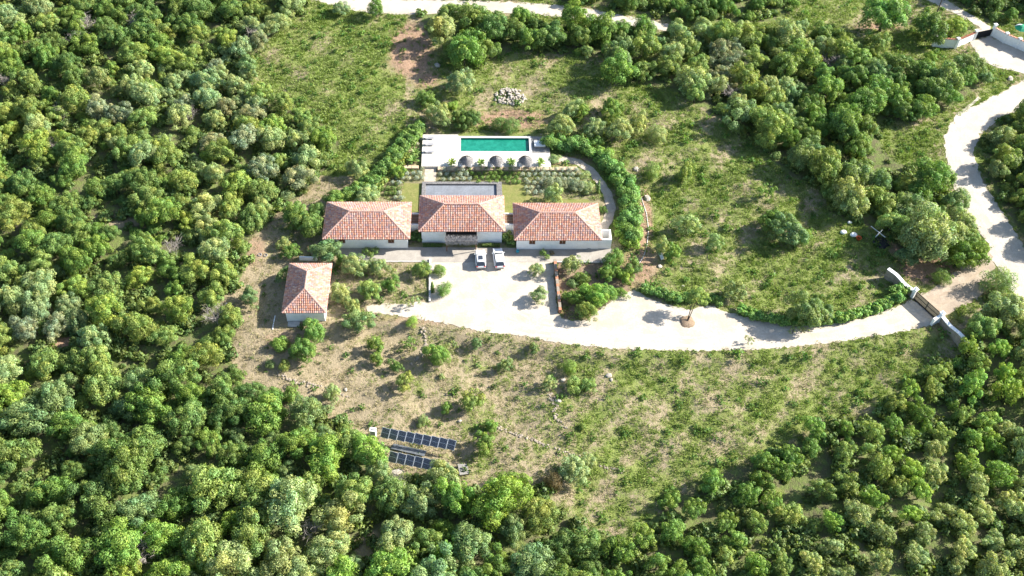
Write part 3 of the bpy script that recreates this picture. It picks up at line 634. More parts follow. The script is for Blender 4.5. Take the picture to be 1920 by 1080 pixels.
# thatched parasols
def parasol(px, py, label):
    p = F2(px, py, ZD+2.3); r_ = empty('thatched_parasol', (p.x, p.y, ZD), random.random(), uniq(label), 'parasol', 'thatched parasols in a row by the pool')
    MB().tube([(0, 0, 0), (0, 0, 2.5)], .06, 8).build('pole', M['brown'], r_)
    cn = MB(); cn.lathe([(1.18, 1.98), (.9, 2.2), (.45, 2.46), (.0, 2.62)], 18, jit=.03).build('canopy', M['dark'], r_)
    g = random.Random(px); b = MB()
    for k in range(1100):
        t = g.uniform(0, 6.283); u = math.sqrt(g.random()); r0 = 1.2*u; z0 = 2.66-.22*r0-.22*r0*r0; r1 = r0+g.uniform(.2, .4); z1 = 2.64-.22*r1-.27*r1*r1-g.uniform(0, .04); w_ = g.uniform(.015, .04); tt = t+g.uniform(-.08, .08)
        c0, s0, c1, s1 = math.cos(t), math.sin(t), math.cos(tt), math.sin(tt); h = g.uniform(0, .05)
        b.add([(r0*c0-w_*s0, r0*s0+w_*c0, z0+h), (r0*c0+w_*s0, r0*s0-w_*c0, z0+h*.5), (r1*c1+w_*s1, r1*s1-w_*c1, z1), (r1*c1-w_*s1, r1*s1+w_*c1, z1+h*.3)], [(0, 1, 2, 3)])
    tag(b.build('thatch', M['thatchg'], r_.children[-1]), kind='stuff')
    MB().lathe([(.16, 2.55), (.13, 2.72), (.03, 2.82), (0, 2.82)], 10).build('top_cap', M['thatchg'], r_)
for px, nm, sides in ((874.5, 'left', 0), (930.5, 'middle', 0), (985.5, 'right', 0)):
    parasol(px, 298, f'{nm} thatched parasol of the three in front of the swimming pool')
    for k, (dx, s_) in enumerate(((-9, 'left'), (8, 'right'))):
        lounger(px+dx, 307, R(86), f'pale lounger under the {nm} thatched parasol, on its {s_} side', group='loungers under the thatched parasols', cush='cloth' if k == 0 else 'greyc')
    p = F2(px, 307, ZD+.3); t = empty('side_table', (p.x, p.y+.3, ZD), 0, uniq(f'small white side table between loungers under the {nm} parasol'), 'side table', 'side tables under the parasols')
    MB().lathe([(.0, .42), (.25, .42), (.25, .38), (0, .38)], 14).build('table_top', M['white'], t); MB().tube([(0, 0, 0), (0, 0, .39)], .04, 8).build('leg', M['white'], t)
# sago palms
def palm(px, py, label, z, s=1.0, col='yellow'):
    p = F2(px, py, z+.5); r_ = empty('sago_palm', (p.x, p.y, z), random.random()*6, uniq(label), 'palm', 'sago palms along the pool terrace'); g = random.Random(int(px*7+py))
    MB().tube([(0, 0, 0), (0, 0, .3*s)], .12*s, 8).build('trunk', M['bark'], r_); b = MB()
    for k in range(26):
        t = k*2.4; el = g.uniform(.25, 1.25); L = g.uniform(.75, 1.0)*s; pr = Vector((0, 0, .3*s)); d0 = Vector((math.cos(t)*math.cos(el), math.sin(t)*math.cos(el), math.sin(el))); sd_ = Vector((-math.sin(t), math.cos(t), 0))
        for i in range(5):
            nx_ = pr+d0*L/5; d0 = (d0+Vector((0, 0, -.22))).normalized(); w0, w1 = (.1 if i else .04)*s, (.1 if i < 4 else .02)*s
            b.add([pr-sd_*w0, pr+Vector((0, 0, .03)), pr+sd_*w0, nx_+sd_*w1, nx_+Vector((0, 0, .03)), nx_-sd_*w1], [(0, 1, 4, 5), (1, 2, 3, 4)]); pr = nx_
    me = b.mesh('fronds', M['leaf']); a_ = me.color_attributes.new('leaf', 'FLOAT_COLOR', 'CORNER'); a_.data.foreach_set('color', [1.0]*(4*len(me.loops)))
    o = link(me, 'fronds', r_); o.color = jcol(col); return r_
for px, py, l, c_ in ((847, 304, 'yellow-green sago palm left of the left parasol', 'yellow'), (902, 305, 'green sago palm between the left and middle parasols', 'green'), (958, 303, 'sago palm between the middle and right parasols', 'green'), (1014, 304, 'yellow-green sago palm right of the right parasol', 'yellow')): palm(px, py, l, ZD, 1.15, c_)
palm(779, 287, 'sago palm left of the pool deck, upper of two', .1, 1.4, 'olive green'); palm(775, 302, 'dark sago palm left of the pool deck, lower of two', .1, 1.5, 'green')

# ------------------------------------------------------------------ clipped balls
def ball(name, cat, px, py, r_, col, label, group):
    if name == 'topiary_ball': r_ *= 1.4
    p = G(px, py, r_*.8); o = link(random.choice(BALL), name, None, (p.x, p.y, float(hgt(p.x, p.y))+r_*.8), random.random()*6, (r_, r_, r_*.9)); o.color = jcol(col, .08)
    return tag(o, uniq(label), cat, group)
ORD = ['first', 'second', 'third', 'fourth', 'fifth', 'sixth', 'seventh', 'eighth', 'ninth', 'tenth', 'eleventh', 'twelfth']+[a+'teenth' for a in ('thir', 'four', 'fif', 'six', 'seven', 'eigh', 'nine')]+['twentieth']+['twenty-'+a for a in ('first', 'second', 'third', 'fourth', 'fifth', 'sixth', 'seventh')]
def field(poly, name, cat, adj, col, where, group, sx=1.2, sy=1.28, r0=.46, skip=.04):
    pts = [flat(*p) for p in poly]; X0, X1 = min(p[0] for p in pts), max(p[0] for p in pts); Y0, Y1 = min(p[1] for p in pts), max(p[1] for p in pts); rw = 0; y = Y1-.2; P2 = [(p[0], p[1]) for p in pts]
    while y > Y0:
        k = 0; x = X0+(rw % 2)*sx/2
        while x < X1:
            xx, yy = x+random.uniform(-.12, .12), y+random.uniform(-.1, .1)
            if inpoly(np.array([xx]), np.array([yy]), P2)[0] and random.random() > skip:
                q_ = project(np.array((xx, yy, .3))); k += 1
                ball(name, cat, q_[0], q_[1], r0*random.uniform(.85, 1.22), col, f'{adj}, {ORD[rw]} row, {ORD[k-1]} along, {where}', group)
            x += sx
        if k: rw += 1
        y -= sy
field([(820, 319), (868, 319), (884, 341), (821, 341)], 'lavender_bush', 'lavender', 'grey lavender ball', 'lavender grey', 'left end of slab wall', 'clipped lavender balls in the garden')
field([(870, 319), (970, 318), (978, 343), (886, 343)], 'box_ball', 'box bush', 'dark green box ball', 'green', 'in the middle of the garden', 'clipped box balls in the garden', sx=1.08, sy=1.15, r0=.44)
field([(972, 319), (1084, 319), (1100, 334), (1084, 341), (1018, 340), (980, 343)], 'lavender_bush', 'lavender', 'grey lavender ball', 'lavender grey', 'right part of slab wall', 'clipped lavender balls in the garden')
field([(978, 344), (1017, 343), (1017, 366), (984, 369)], 'lavender_bush', 'lavender', 'grey lavender ball', 'lavender grey', 'beside the right lawn', 'clipped lavender balls in the garden')
field([(735, 335), (757, 321), (794, 317), (795, 341), (756, 343), (730, 352)], 'lavender_bush', 'lavender', 'grey lavender ball', 'lavender grey', 'left of the garden steps', 'clipped lavender balls in the garden')
field([(716, 350), (752, 345), (750, 364), (712, 372)], 'box_ball', 'box bush', 'dark green box ball', 'dark', 'behind the left house', 'clipped box balls in the garden', .95)
field([(735, 366), (752, 362), (758, 378), (735, 380)], 'lavender_bush', 'lavender', 'grey lavender ball', 'lavender grey', 'behind the left house roof', 'clipped lavender balls in the garden')
field([(766, 264), (790, 262), (790, 277), (766, 278)], 'lavender_bush', 'lavender', 'grey lavender ball', 'lavender grey', 'at the left edge of pool deck', 'clipped lavender balls in the garden', skip=0)
for px, py, r_, c_, l in ((687.5, 470, .55, 'dark', 'round dark topiary ball on paving before the left house, left one'), (704.5, 470, .5, 'dark', 'round dark topiary ball on paving before the left house, right one'), (695.5, 478, .42, 'dark', 'small front topiary ball of the three before the left house'),
                          (1018, 474, .5, 'green', 'round green topiary ball before the right house, left of three'), (1035, 474.5, .32, 'reddish', 'small dark reddish ball before the right house'), (1026.5, 482, .36, 'green', 'front green topiary ball of three before the right house')):
    ball('topiary_ball', 'topiary', px, py, r_, c_, l, 'topiary balls on the terrace')

# ------------------------------------------------------------------ hedges
def hedge(label, pts, wpx_m, hgt_m, col, n_m=900, size=.11, name='hedge', r_=None, z=0, cat='hedge', lum=(.55, 1.7)):
    pw_ = [G(*p) for p in pts]; lob = []; L = 0; g = random.Random(int(pts[0][0]))
    for a, b in zip(pw_[:-1], pw_[1:]):
        d = b-a; ln = d.length; L += ln; k = max(1, int(ln/(wpx_m*.05))); s_ = Vector((-d.y, d.x, 0)).normalized()
        for i in range(k):
            q0 = a+d*(i/k)+s_*g.uniform(-.38, .38)*wpx_m; rr = wpx_m*g.uniform(.10, .27); lob.append((q0.x, q0.y, float(hgt(q0.x, q0.y))+max(.05, hgt_m-rr*1.2)*g.uniform(.35, 1.0)+z, rr))
    o0 = pw_[0]; lob = [(a-o0.x, b-o0.y, c-o0.z, r2) for a, b, c, r2 in lob]
    V_, F_, A = leaf_cloud(lob, int(L*n_m*wpx_m/1.5), size, int(pts[0][0]*3), .95, lum=lum)
    r2 = empty(name, o0, 0, uniq(label), cat); o = link(mesh_np('foliage', V_, F_, M['leaf'], A, 'leaf', nrm=LN), 'foliage', r2); o.color = jcol(col)
    st = MB()
    for (a, b, c, rr) in lob[::6]: st.tube([(a, b, float(hgt(a+o0.x, b+o0.y))-o0.z-.1), (a, b, c)], .04, 5)
    tag(st.build('stems', M['bark'], r2), kind='stuff')
    return r2
hedge('tall curved glossy hedge bending from the pool deck round to the right house', [(1026, 268), (1042, 276), (1064, 274), (1088, 282), (1110, 293), (1128, 302), (1142, 317), (1156, 332), (1168, 350), (1176, 372), (1182, 392), (1184, 412), (1180, 430), (1186, 446), (1184, 460)], 3.7, 2.8, 'hedge')
hedge('loose end of the curved hedge beside the right house end wall', [(1160, 418), (1172, 432), (1168, 452), (1186, 468)], 2.8, 2.2, 'bright')
hedge('bright leafy hedge running down from pool deck towards the left house', [(788, 240), (774, 258), (760, 272), (748, 288), (738, 302), (724, 316), (708, 334), (694, 348), (676, 362), (652, 372), (630, 380)], 3.4, 2.0, 'hedge')
hedge('lower loose shrubs of the hedge left of the lavender', [(768, 292), (757, 306), (744, 318), (732, 330), (716, 344), (704, 360), (690, 370)], 1.8, 1.2, 'olive green')
hedge('low leafy hedge along the back of the driveway, left of the mound olive', [(1205, 543), (1228, 552), (1252, 557), (1280, 563), (1306, 558), (1330, 562), (1354, 569)], 1.9, 1.3, 'hedge')
hedge('long leafy hedge along the driveway between the leaning sapling and gate wall', [(1384, 582), (1408, 594), (1432, 601), (1460, 606), (1490, 607), (1520, 606), (1548, 602), (1575, 601), (1600, 594), (1625, 586), (1650, 577), (1672, 566), (1690, 558)], 2.0, 1.5, 'hedge')
hedge('leafy banana-like clump at the right end of the driveway hedge by the gate', [(1672, 562), (1684, 552), (1696, 548)], 2.4, 2.2, 'hedge')
def boxhedge(label, xa, xb, py, m_=.55):
    a, b = flat(xa, py), flat(xb, py); r_ = empty('box_hedge', ((a[0]+b[0])/2, a[1], 0), 0, uniq(label), 'hedge', 'clipped box hedges at the entrance'); L = b[0]-a[0]
    g = np.random.default_rng(int(xa)); n = int(L*500); s_ = g.random((n, 3)); p = np.stack([(s_[:, 0]-.5)*L, (s_[:, 1]-.5)*m_, .12+s_[:, 2]*.45], 1); k = g.integers(0, 3, n); p[k == 0, 2] = .58; p[k == 1, 1] = -m_/2; nn = g.normal(size=(n, 3)); nn /= np.linalg.norm(nn, axis=1)[:, None]; u = np.cross(nn, g.normal(size=(n, 3))); u /= np.linalg.norm(u, axis=1)[:, None]; v = np.cross(nn, u)
    V_ = np.stack([p-u*.06, p-v*.05, p+u*.06, p+v*.05], 1).reshape(-1, 3); A = np.repeat(g.uniform(.6, 1.4, n)[:, None], 3, 1)
    o = link(mesh_np('foliage', V_, np.arange(4*n).reshape(n, 4), M['leaf'], A, 'leaf'), 'foliage', r_); o.color = jcol('dark')
    MB().box((0, 0, .3), (L-.1, m_-.1, .5)).build('core', M['bark'], r_)
boxhedge('clipped dark box hedge left of the thatched entrance', 793, 829, 462); boxhedge('short clipped box hedge behind the parked cars, right of entrance', 904, 937, 462)
hedge('leafy plants filling the corner between the left and middle houses', [(764, 452), (772, 446), (784, 450), (790, 456)], 1.9, 1.7, 'dark', name='corner_planting', cat='plants')
hedge('leafy plants filling the corner between the middle and right houses', [(940, 452), (948, 446), (958, 456), (966, 460)], 1.7, 1.5, 'olive green', name='corner_planting', cat='plants')
# ------------------------------------------------------------------ parking walls
def wall_line(label, pa, pb, th, h, m_, name='retaining_wall', cap=None, blocks=None):
    a, b = G(*pa), G(*pb); d = (b-a); L = d.length; rz = math.atan2(d.y, d.x); r_ = empty(name, a, rz, uniq(label), 'wall')
    n = blocks or max(1, int(L/.55))
    for i in range(n): MB().box(((i+.5)*L/n, random.uniform(-.01, .01), h/2+random.uniform(-.015, .015)-.05), (L/n-.012, th, h+.1)).build('stone', M[m_ if not (cap and i % 3 == 1) else cap], r_)
    return r_
wall_line('low white stone edging wall along the left side of the car park', (806.5, 487), (806, 567), .34, .32, 'conc')
wall_line('retaining wall with terracotta patches along the right side of the car park', (1040, 492), (1050, 588), .45, .95, 'stonew', cap='terra')
wall_line('thin row of edging stones along the front of terrace right of car park', (1044, 492.5), (1138, 493.5), .22, .25, 'conc', 'stone_edging')
wall_line('thin kerb of stones along the terrace front left of the car park', (648, 490.5), (802, 491), .2, .14, 'conc', 'stone_edging')
wall_line('low white wall half hidden behind the small outbuilding', (562, 487), (595, 488), .3, .8, 'white', 'garden_wall')
p = G(1104, 467.5); t = empty('plant_pot', p, 0, uniq('small grey planter on the terrace by the right house end'), 'planter'); MB().lathe([(0, 0), (.2, 0), (.3, .45), (.26, .45), (.2, .35), (0, .35)], 14).build('pot', M['conc'], t); 
p = G(970.5, 473); t = empty('blue_pot', p, 0, uniq('small turquoise pot on the terrace just right of the white hatchback'), 'pot'); m_ = mat('turquoise_glaze', (.02, .25, .32), .3); MB().lathe([(0, 0), (.2, 0), (.32, .3), (.26, .5), (.22, .45), (0, .4)], 14).build('pot', m_, t)

# ------------------------------------------------------------------ cars
def car(label, px, py, rz, L=4.45, Wd=1.86, H=1.5, dark_roof=False, name='parked_car'):
    p = G(px, py, .7); r_ = empty(name, (p.x, p.y, .07), rz, uniq(label), 'car', 'cars parked before the entrance')
    # nose points +y.  sections: y, half width, z_low, z_high(belt)
    hw_ = Wd/2
    S = [(-L/2, .74, .42, .80), (-L/2+.08, .86, .30, .93), (-L/2+.5, .98, .22, .99), (-L*.2, 1., .20, .98), (L*.1, 1., .20, .96), (L*.22, .99, .22, .93), (L*.36, .95, .22, .86), (L/2-.12, .84, .28, .72), (L/2, .66, .40, .60)]
    vs = []; n = 10
    for y, w_, z0, z1 in S:
        w_ *= hw_; zm = (z0+z1)/2
        for x, z in ((-w_*.86, z0), (-w_, z0+.12), (-w_*1.0, zm), (-w_*.97, z1-.06), (-w_*.84, z1), (w_*.84, z1+.0), (w_*.97, z1-.06), (w_, zm), (w_, z0+.12), (w_*.86, z0)): vs.append((x, y, z))
    b = MB(); m_ = len(S); b.add(vs, [(i*n+k, i*n+(k+1) % n, (i+1)*n+(k+1) % n, (i+1)*n+k) for i in range(m_-1) for k in range(n)]+[tuple(range(n))[::-1], tuple(range((m_-1)*n, m_*n))])
    body = b.build('body', M['carw'], r_, True); body.data.polygons.foreach_set('use_smooth', [True]*len(body.data.polygons)); mo = body.modifiers.new('s', 'SUBSURF'); mo.levels = mo.render_levels = 1
    # cabin
    zb = .95; G_ = [(-L*.47, .76, .70), (-L*.30, .78, .66), (L*.08, .78, .66), (L*.26, .74, .74)]   # base y / half widths
    y0, y1, y2, y3 = -L*.475, -L*.36, L*.02, L*.245; bw, tw = hw_*.86, hw_*.68; zt = H
    cab = [(-bw, y0, zb-.03), (bw, y0, zb-.03), (bw, y3, zb-.1), (-bw, y3, zb-.1), (-tw, y1, zt-.07), (tw, y1, zt-.07), (tw, y2, zt-.03), (-tw, y2, zt-.03)]
    MB().add(cab, [(0, 1, 5, 4), (1, 2, 6, 5), (2, 3, 7, 6), (3, 0, 4, 7), (4, 5, 6, 7)]).build('windows', M['glass'], r_, bevel=.03)
    rf = MB(); xs_ = (-tw*1.03, -tw*.6, 0, tw*.6, tw*1.03); ys_ = (y1-.05, (y1*2+y2)/3, (y1+2*y2)/3, y2+.05); vv = []
    for j, y in enumerate(ys_):
        for i, x in enumerate(xs_): vv.append((x, y, zt-.045+.05*(1-abs(i-2)/2)+.035*(1 if j in (1, 2) else 0)))
    nv = len(vv); vv += [(x, y, z-.06) for x, y, z in vv]
    fs = [(j*5+i, j*5+i+1, (j+1)*5+i+1, (j+1)*5+i) for j in range(3) for i in range(4)]; edge = [0, 1, 2, 3, 4, 9, 14, 19, 18, 17, 16, 15, 10, 5]
    fs += [(edge[(k+1) % 14], edge[k], edge[k]+nv, edge[(k+1) % 14]+nv) for k in range(14)]
    rf.add(vv, fs); rfo = rf.build('car_roof', M['carw'], r_, True)
    if dark_roof: MB().box((0, (y1+y2)/2+.1, zt+.045), (tw*1.25, (y2-y1)*.62, .025)).build('glass_roof', M['glass'], r_, bevel=.01)
    for s_ in (-1, 1):
        MB().add([(s_*bw*1.005, y0+.1, zb), (s_*bw*1.005, y0+.32, zb), (s_*tw*1.02, y1+.12, zt-.05), (s_*tw*1.02, y1-.06, zt-.05)], [(0, 1, 2, 3)] if s_ > 0 else [(3, 2, 1, 0)]).build('pillar', M['carw'], r_)
        MB().tube([(s_*tw*1.0, y1, zt-.02), (s_*tw*1.0, y2, zt+.0), (s_*bw*.98, y3-.02, zb-.05)], .035, 5).build('roof_rail', M['carw'], r_, True)
        MB().box((s_*(hw_+.07), y3-.25, .98), (.2, .12, .13)).build('mirror', M['carw'], r_, bevel=.03)
        MB().box((s_*hw_*.68, L/2-.13, .63), (.34, .2, .13), -s_*.35).build('headlight', M['lamp'], r_, bevel=.03)
        MB().box((s_*hw_*.72, -L/2+.06, .80), (.30, .12, .16), s_*.25).build('tail_light', M['red'], r_, bevel=.02)
        for y in (-L*.31, L*.31):
            wb = MB(); wb.tube([(s_*(hw_-.24), y, .33), (s_*(hw_-.0), y, .33)], .33, 18); wo = wb.build('wheel', M['tyre'], r_)
            MB().tube([(s_*(hw_-.02), y, .33), (s_*(hw_+.012), y, .33)], .20, 12).build('rim', M['metal'], wo)
    MB().box((0, L/2-.03, .42), (1.2, .08, .16)).build('grille', M['carb'], r_); MB().box((0, -L/2+.03, .52), (.5, .03, .12)).build('number_plate', M['white'], r_)
    MB().box((0, -L/2+.05, .34), (1.3, .1, .12)).build('rear_bumper', M['carb'], r_)
    return r_
car('white car with a dark glass roof parked left of the other, by the entrance', 901, 485, R(1.5), 4.15, 1.84, 1.55, True)
car('white hatchback with a plain white roof, right one of the two parked cars', 935, 483.5, R(5), 4.55, 1.9, 1.48)

# ------------------------------------------------------------------ gate with swept walls
def swept_wall(label, p_far, p_near, hf, hn, name='gate_wall'):
    a, b = G(*p_far), G(*p_near); d = b-a; L = d.length; rz = math.atan2(d.y, d.x); r_ = empty(name, a, rz, uniq(label), 'wall', 'swept walls either side of the gate')
    N = 22; hs = []
    for i in range(N+1):
        t = i/N; hs.append(hf+(hn-hf)*float(sstep((t-.25)/.5)))
    w_ = MB(); c = MB(); 
    for th, z_add, mb, lo in ((.42, 0, w_, True), (.64, .12, c, False)):
        vs = []
        for i in range(N+1):
            x = L*i/N
            z0 = -.6 if lo else hs[i]
            for y, z in ((-th/2, z0), (th/2, z0), (th/2, hs[i]+z_add), (-th/2, hs[i]+z_add)): vs.append((x, y, z))
        mb.add(vs, [(i*4+k, (i+1)*4+k, (i+1)*4+(k+1) % 4, i*4+(k+1) % 4)[::-1] for i in range(N) for k in range(4)]+[(3, 2, 1, 0), (N*4, N*4+1, N*4+2, N*4+3)][::1])
    w_.build('wall', M['stonew'], r_); c.build('coping', M['white'], r_); return r_
gL, gR = G(1713, 560), G(1757, 600)
swept_wall('swept stone wall with white coping on the upper left side of the wooden gate', (1658, 520), (1708, 556), 2.2, 1.5)
swept_wall('swept stone wall with white coping on the lower right side of the wooden gate', (1806, 660), (1761, 604), 2.2, 1.5)
def pillar(label, p, h, w_, name='gate_pillar', cat='pillar', rz=.6, m_='white', group='white pillars of the wooden gate'):
    r_ = empty(name, p, rz, uniq(label), cat, group); MB().box((0, 0, h/2-.2), (w_, w_, h+.4)).build('shaft', M[m_], r_); MB().box((0, 0, h+.05), (w_+.2, w_+.2, .12)).build('cap', M['white'], r_, bevel=.02); MB().box((0, 0, h+.18), (w_-.05, w_-.05, .16), taper=.35).build('cap_top', M['white'], r_); return r_
dg = (gR-gL); rg = math.atan2(dg.y, dg.x); un = dg.normalized(); pn = Vector((-un.y, un.x, 0))
pillar('white capped gate pillar at the upper left end of the wooden gate', gL-un*.35, 2.1, .55, rz=rg); pillar('white capped gate pillar at the lower right end of the wooden gate', gR+un*.3, 2.1, .55, rz=rg)
fin_ = empty('gate_buttress', gR+un*.3, rg, uniq('short white wing wall projecting inward from the lower right gate pillar'), 'wall'); MB().box((0, -1.05, .85), (.4, 1.6, 1.7)).build('wall', M['white'], fin_)
gt = empty('wooden_gate', gL, rg, uniq('closed brown wooden plank gate across the driveway between two white pillars'), 'gate'); GL = dg.length; nb = 22
for i in range(nb): MB().box((GL*(i+.5)/nb, 0, 1.0), (GL/nb-.03, .05, 1.8)).build('board', M['tan'], gt)
for z in (.18, 1.0, 1.82): MB().box((GL/2, -.06, z), (GL-.05, .06, .09)).build('rail', M['black'], gt)
for x in (.06, GL/2, GL-.06): MB().box((x, -.06, 1.0), (.09, .08, 1.85)).build('upright', M['black'], gt)
MB().box((GL/2, -.1, .03), (GL+.6, .18, .06)).build('track_rail', M['black'], gt)

# ------------------------------------------------------------------ solar arrays
def solar(label, pts, n, name='solar_array', first=0):
    """pts: top-left, top-right, bottom-right, bottom-left of the tilted face; back edge high, front edge low"""
    zb_, zf = 2.2, 1.15; A = G(*pts[0], zb_); B = G(*pts[1], zb_); C_ = G(*pts[2], zf); D = G(*pts[3], zf)
    o = Vector((D.x, D.y, float(hgt(D.x, D.y)))); r_ = empty(name, o, 0, uniq(label), 'solar panels', 'solar arrays on the slope')
    top = A.lerp(B, .5).z; bot = C_.lerp(D, .5).z; ex = ((B-A)+(C_-D))*.5; ex.z = 0; ey = ((A-D)+(B-C_))*.5; ez = ex.cross(ey).normalized(); D0 = D-o; D0.z = zf
    Lx = ex.length; ux = ex/Lx; Ly = ey.length; uy = ey/Ly; mt = Matrix((ux, uy, ez)).transposed().to_4x4()
    pw_ = Lx/n; f = MB(); f.box((0, 0, 0), (pw_-.008, Ly, .035)); fm = f.mesh('panel_frame', M['panelf']); f = MB()
    for i in range(6):
        for j in range(10): f.box(((i+.5)/6*(pw_-.13)-(pw_-.13)/2, ((j+.5)/10-.5)*(Ly-.13)+(.02 if j > 4 else -.02), .022), ((pw_-.13)/6-.012, (Ly-.13)/10-.014, .006))
    cm = f.mesh('cells', M['cell'])
    for i in range(n):
        p_ = link(fm, 'panel', r_); p_.matrix_local = Matrix.Translation(D0+ux*pw_*(i+.5)+uy*Ly/2)@mt; tag(link(cm, 'cells', p_), kind='stuff')
    fr = MB()
    for t in (.15, .85): fr.tube([D0+uy*Ly*t-ez*.06, D0+uy*Ly*t+ux*Lx-ez*.06], .035, 5)
    fr.build('rail', M['metal'], r_)
    for i in range(0, n+1, 2):
        for t in (.1, .9):
            q_ = D0+ux*pw_*i+uy*Ly*t; MB().tube([(q_.x, q_.y, -.6), (q_.x, q_.y, q_.z-.06)], .035, 5).build('post', M['metal'], r_)
solar('upper long row of nine tilted solar panels beside the white cabinet', [(719, 802.5), (857.5, 829), (851.5, 848), (711.5, 819.5)], 9)
solar('lower short row of solar panels partly hidden by the tree crowns', [(733, 846), (843, 868), (837, 887), (726, 865)], 7)
p = G(700.5, 816); t = empty('equipment_cabinet', p, -.15, uniq('white equipment cabinet at the left end of the upper solar panels'), 'cabinet')
MB().box((0, 0, .75), (.85, .6, 1.5)).build('housing', M['white'], t, bevel=.02); MB().box((0, -.31, .95), (.5, .03, .7)).build('door', M['conc'], t); MB().box((0, 0, 1.56), (.95, .7, .07)).build('lid', M['white'], t); MB().box((0, 0, 1.63), (.45, .35, .1)).build('vent', M['greyc'], t)
def slab(label, pts, h, m_, name, cat, z=0):
    q_ = [G(*p, h) for p in pts]; c = sum(q_, Vector())/len(q_); r_ = MB(); r_.poly([((a-c).x, (a-c).y) for a in q_], 0, h-z); o = r_.build(name, M[m_], None, bevel=.01, loc=(c.x, c.y, float(hgt(c.x, c.y))+z+.05)); return tag(o, uniq(label), cat)
slab('grey corrugated sheet lying on the ground between the two solar rows', [(738, 832), (800, 846), (795, 857), (733, 842)], .12, 'sheet', 'metal_sheet', 'sheet')
slab('pale grey board lying at the right end of the lower solar row', [(858, 871), (876, 871), (880, 888), (862, 891)], .35, 'greyw', 'board', 'board')

# ------------------------------------------------------------------ rocks
def rock_mesh(seed):
    g = random.Random(seed); vs = []; n = 7
    for z, r_ in ((-.35, .5), (0, .62), (.32, .42)):
        for k in range(n): t = 2*math.pi*k/n; q_ = r_*g.uniform(.75, 1.2); vs.append((q_*math.cos(t), q_*math.sin(t), z+g.uniform(-.08, .08)))
    vs.append((0, 0, .45)); b = MB(); b.add(vs, [(i*n+k, i*n+(k+1) % n, (i+1)*n+(k+1) % n, (i+1)*n+k) for i in range(2) for k in range(n)]+[(2*n+k, 2*n+(k+1) % n, 3*n) for k in range(n)]+[tuple(range(n))[::-1]]); return b.mesh('rock', M['rock'])
RK = [rock_mesh(i) for i in range(6)]; RD = []
for r_ in RK[:4]: k_ = r_.copy(); k_.materials[0] = M['stonew']; RD.append(k_)
p = G(957, 181); t = empty('rock_pile', p, 0, uniq('heap of pale rubble stones on bare ground behind the pool'), 'rock pile')
for k in range(170):
    a = random.uniform(0, 6.283); u = math.sqrt(random.random()); x, y = math.cos(a)*u*3.2, math.sin(a)*u*2.7; s_ = random.uniform(.22, .6)
    o = link(random.choice(RK), 'rock', t, (x, y, .1+.5*(1-u*u)*random.random()+float(hgt(p.x+x, p.y+y))-p.z), random.random()*6, (s_, s_*random.uniform(.7, 1.2), s_*.8))
for i, (px, py, s_, l) in enumerate(((1141, 705, .9, 'pale boulder in the grass right of the round shrub'), (1146, 712, .6, 'smaller pale stone beside the boulder in lower field'), (1047, 752, .9, 'boulder below the low shrub in the lower field'), (1056, 713, .8, 'grey stone left of the low wide shrub'), (1281, 537, .5, 'white stone in the grass above the driveway hedge'), (862, 790, .6, 'small grey boulder above the upper solar row'), (648, 731, .6, 'pale stone beside the bush above the solar panels'), (1500, 93, 1.5, 'large white boulder among the woods north of the field'),
                                      (1894, 148, 1.2, 'white boulder on the verge of the right road'), (820, 123, 1.2, 'rubble lump at the lower end of the shaded brown strip'), (1193, 318, 1.2, 'flat pale stone outside the curved hedge'), (1213, 372, 1.3, 'light boulder on the bare soil outside the hedge'), (745, 888, 1.6, 'grey boulder at the edge of trees below the solar rows'), (1237, 500, .9, 'white stone block near the grass edge right of the bed'), (1140, 590, .5, 'stone beside bed corner'), (848, 742, .5, 'stone in the field'))[:14]):
    p = G(px, py); tag(link(RK[i % 6], 'boulder', None, (p.x, p.y, p.z+.1*s_), i*1.3, (s_, s_*.8, s_*.7)), uniq(l), 'rock', 'loose rocks')
# dry stone terrace lines
def stone_line(label, pts, n, s0=.3):
    o0 = G(*pts[0]); r_ = empty('dry_stone_line', o0, 0, uniq(label), 'stone row'); pw_ = [G(*p) for p in pts]; seg = [(b-a).length for a, b in zip(pw_[:-1], pw_[1:])]; T = sum(seg)
    for k in range(n):
        d = random.random()*T; i = 0
        while d > seg[i] and i < len(seg)-1: d -= seg[i]; i += 1
        q_ = pw_[i].lerp(pw_[i+1], d/seg[i]); x, y = q_.x+random.gauss(0, .18), q_.y+random.gauss(0, .18); s_ = s0*random.uniform(.6, 1.5)
        link(random.choice(RD), 'rock', r_, (x-o0.x, y-o0.y, float(hgt(x, y))-o0.z+.05), random.random()*6, (s_, s_*.8, s_*.7))
stone_line('broken line of low stones stepping down right from beside the upper solar row', [(925, 800), (985, 820), (1050, 845), (1110, 868), (1170, 885)], 90)
stone_line('short low row of stones at the left of the dry lower slope', [(520, 700), (560, 718), (610, 727), (650, 745)], 70)
stone_line('scattered stones on bare ground below the sapling and car park', [(790, 612), (800, 640), (792, 665), (770, 680)], 50, .35)
stone_line('scatter of stones around the low shrub in the lower field', [(1030, 740), (1042, 760), (1038, 780), (1060, 800)], 40, .35)

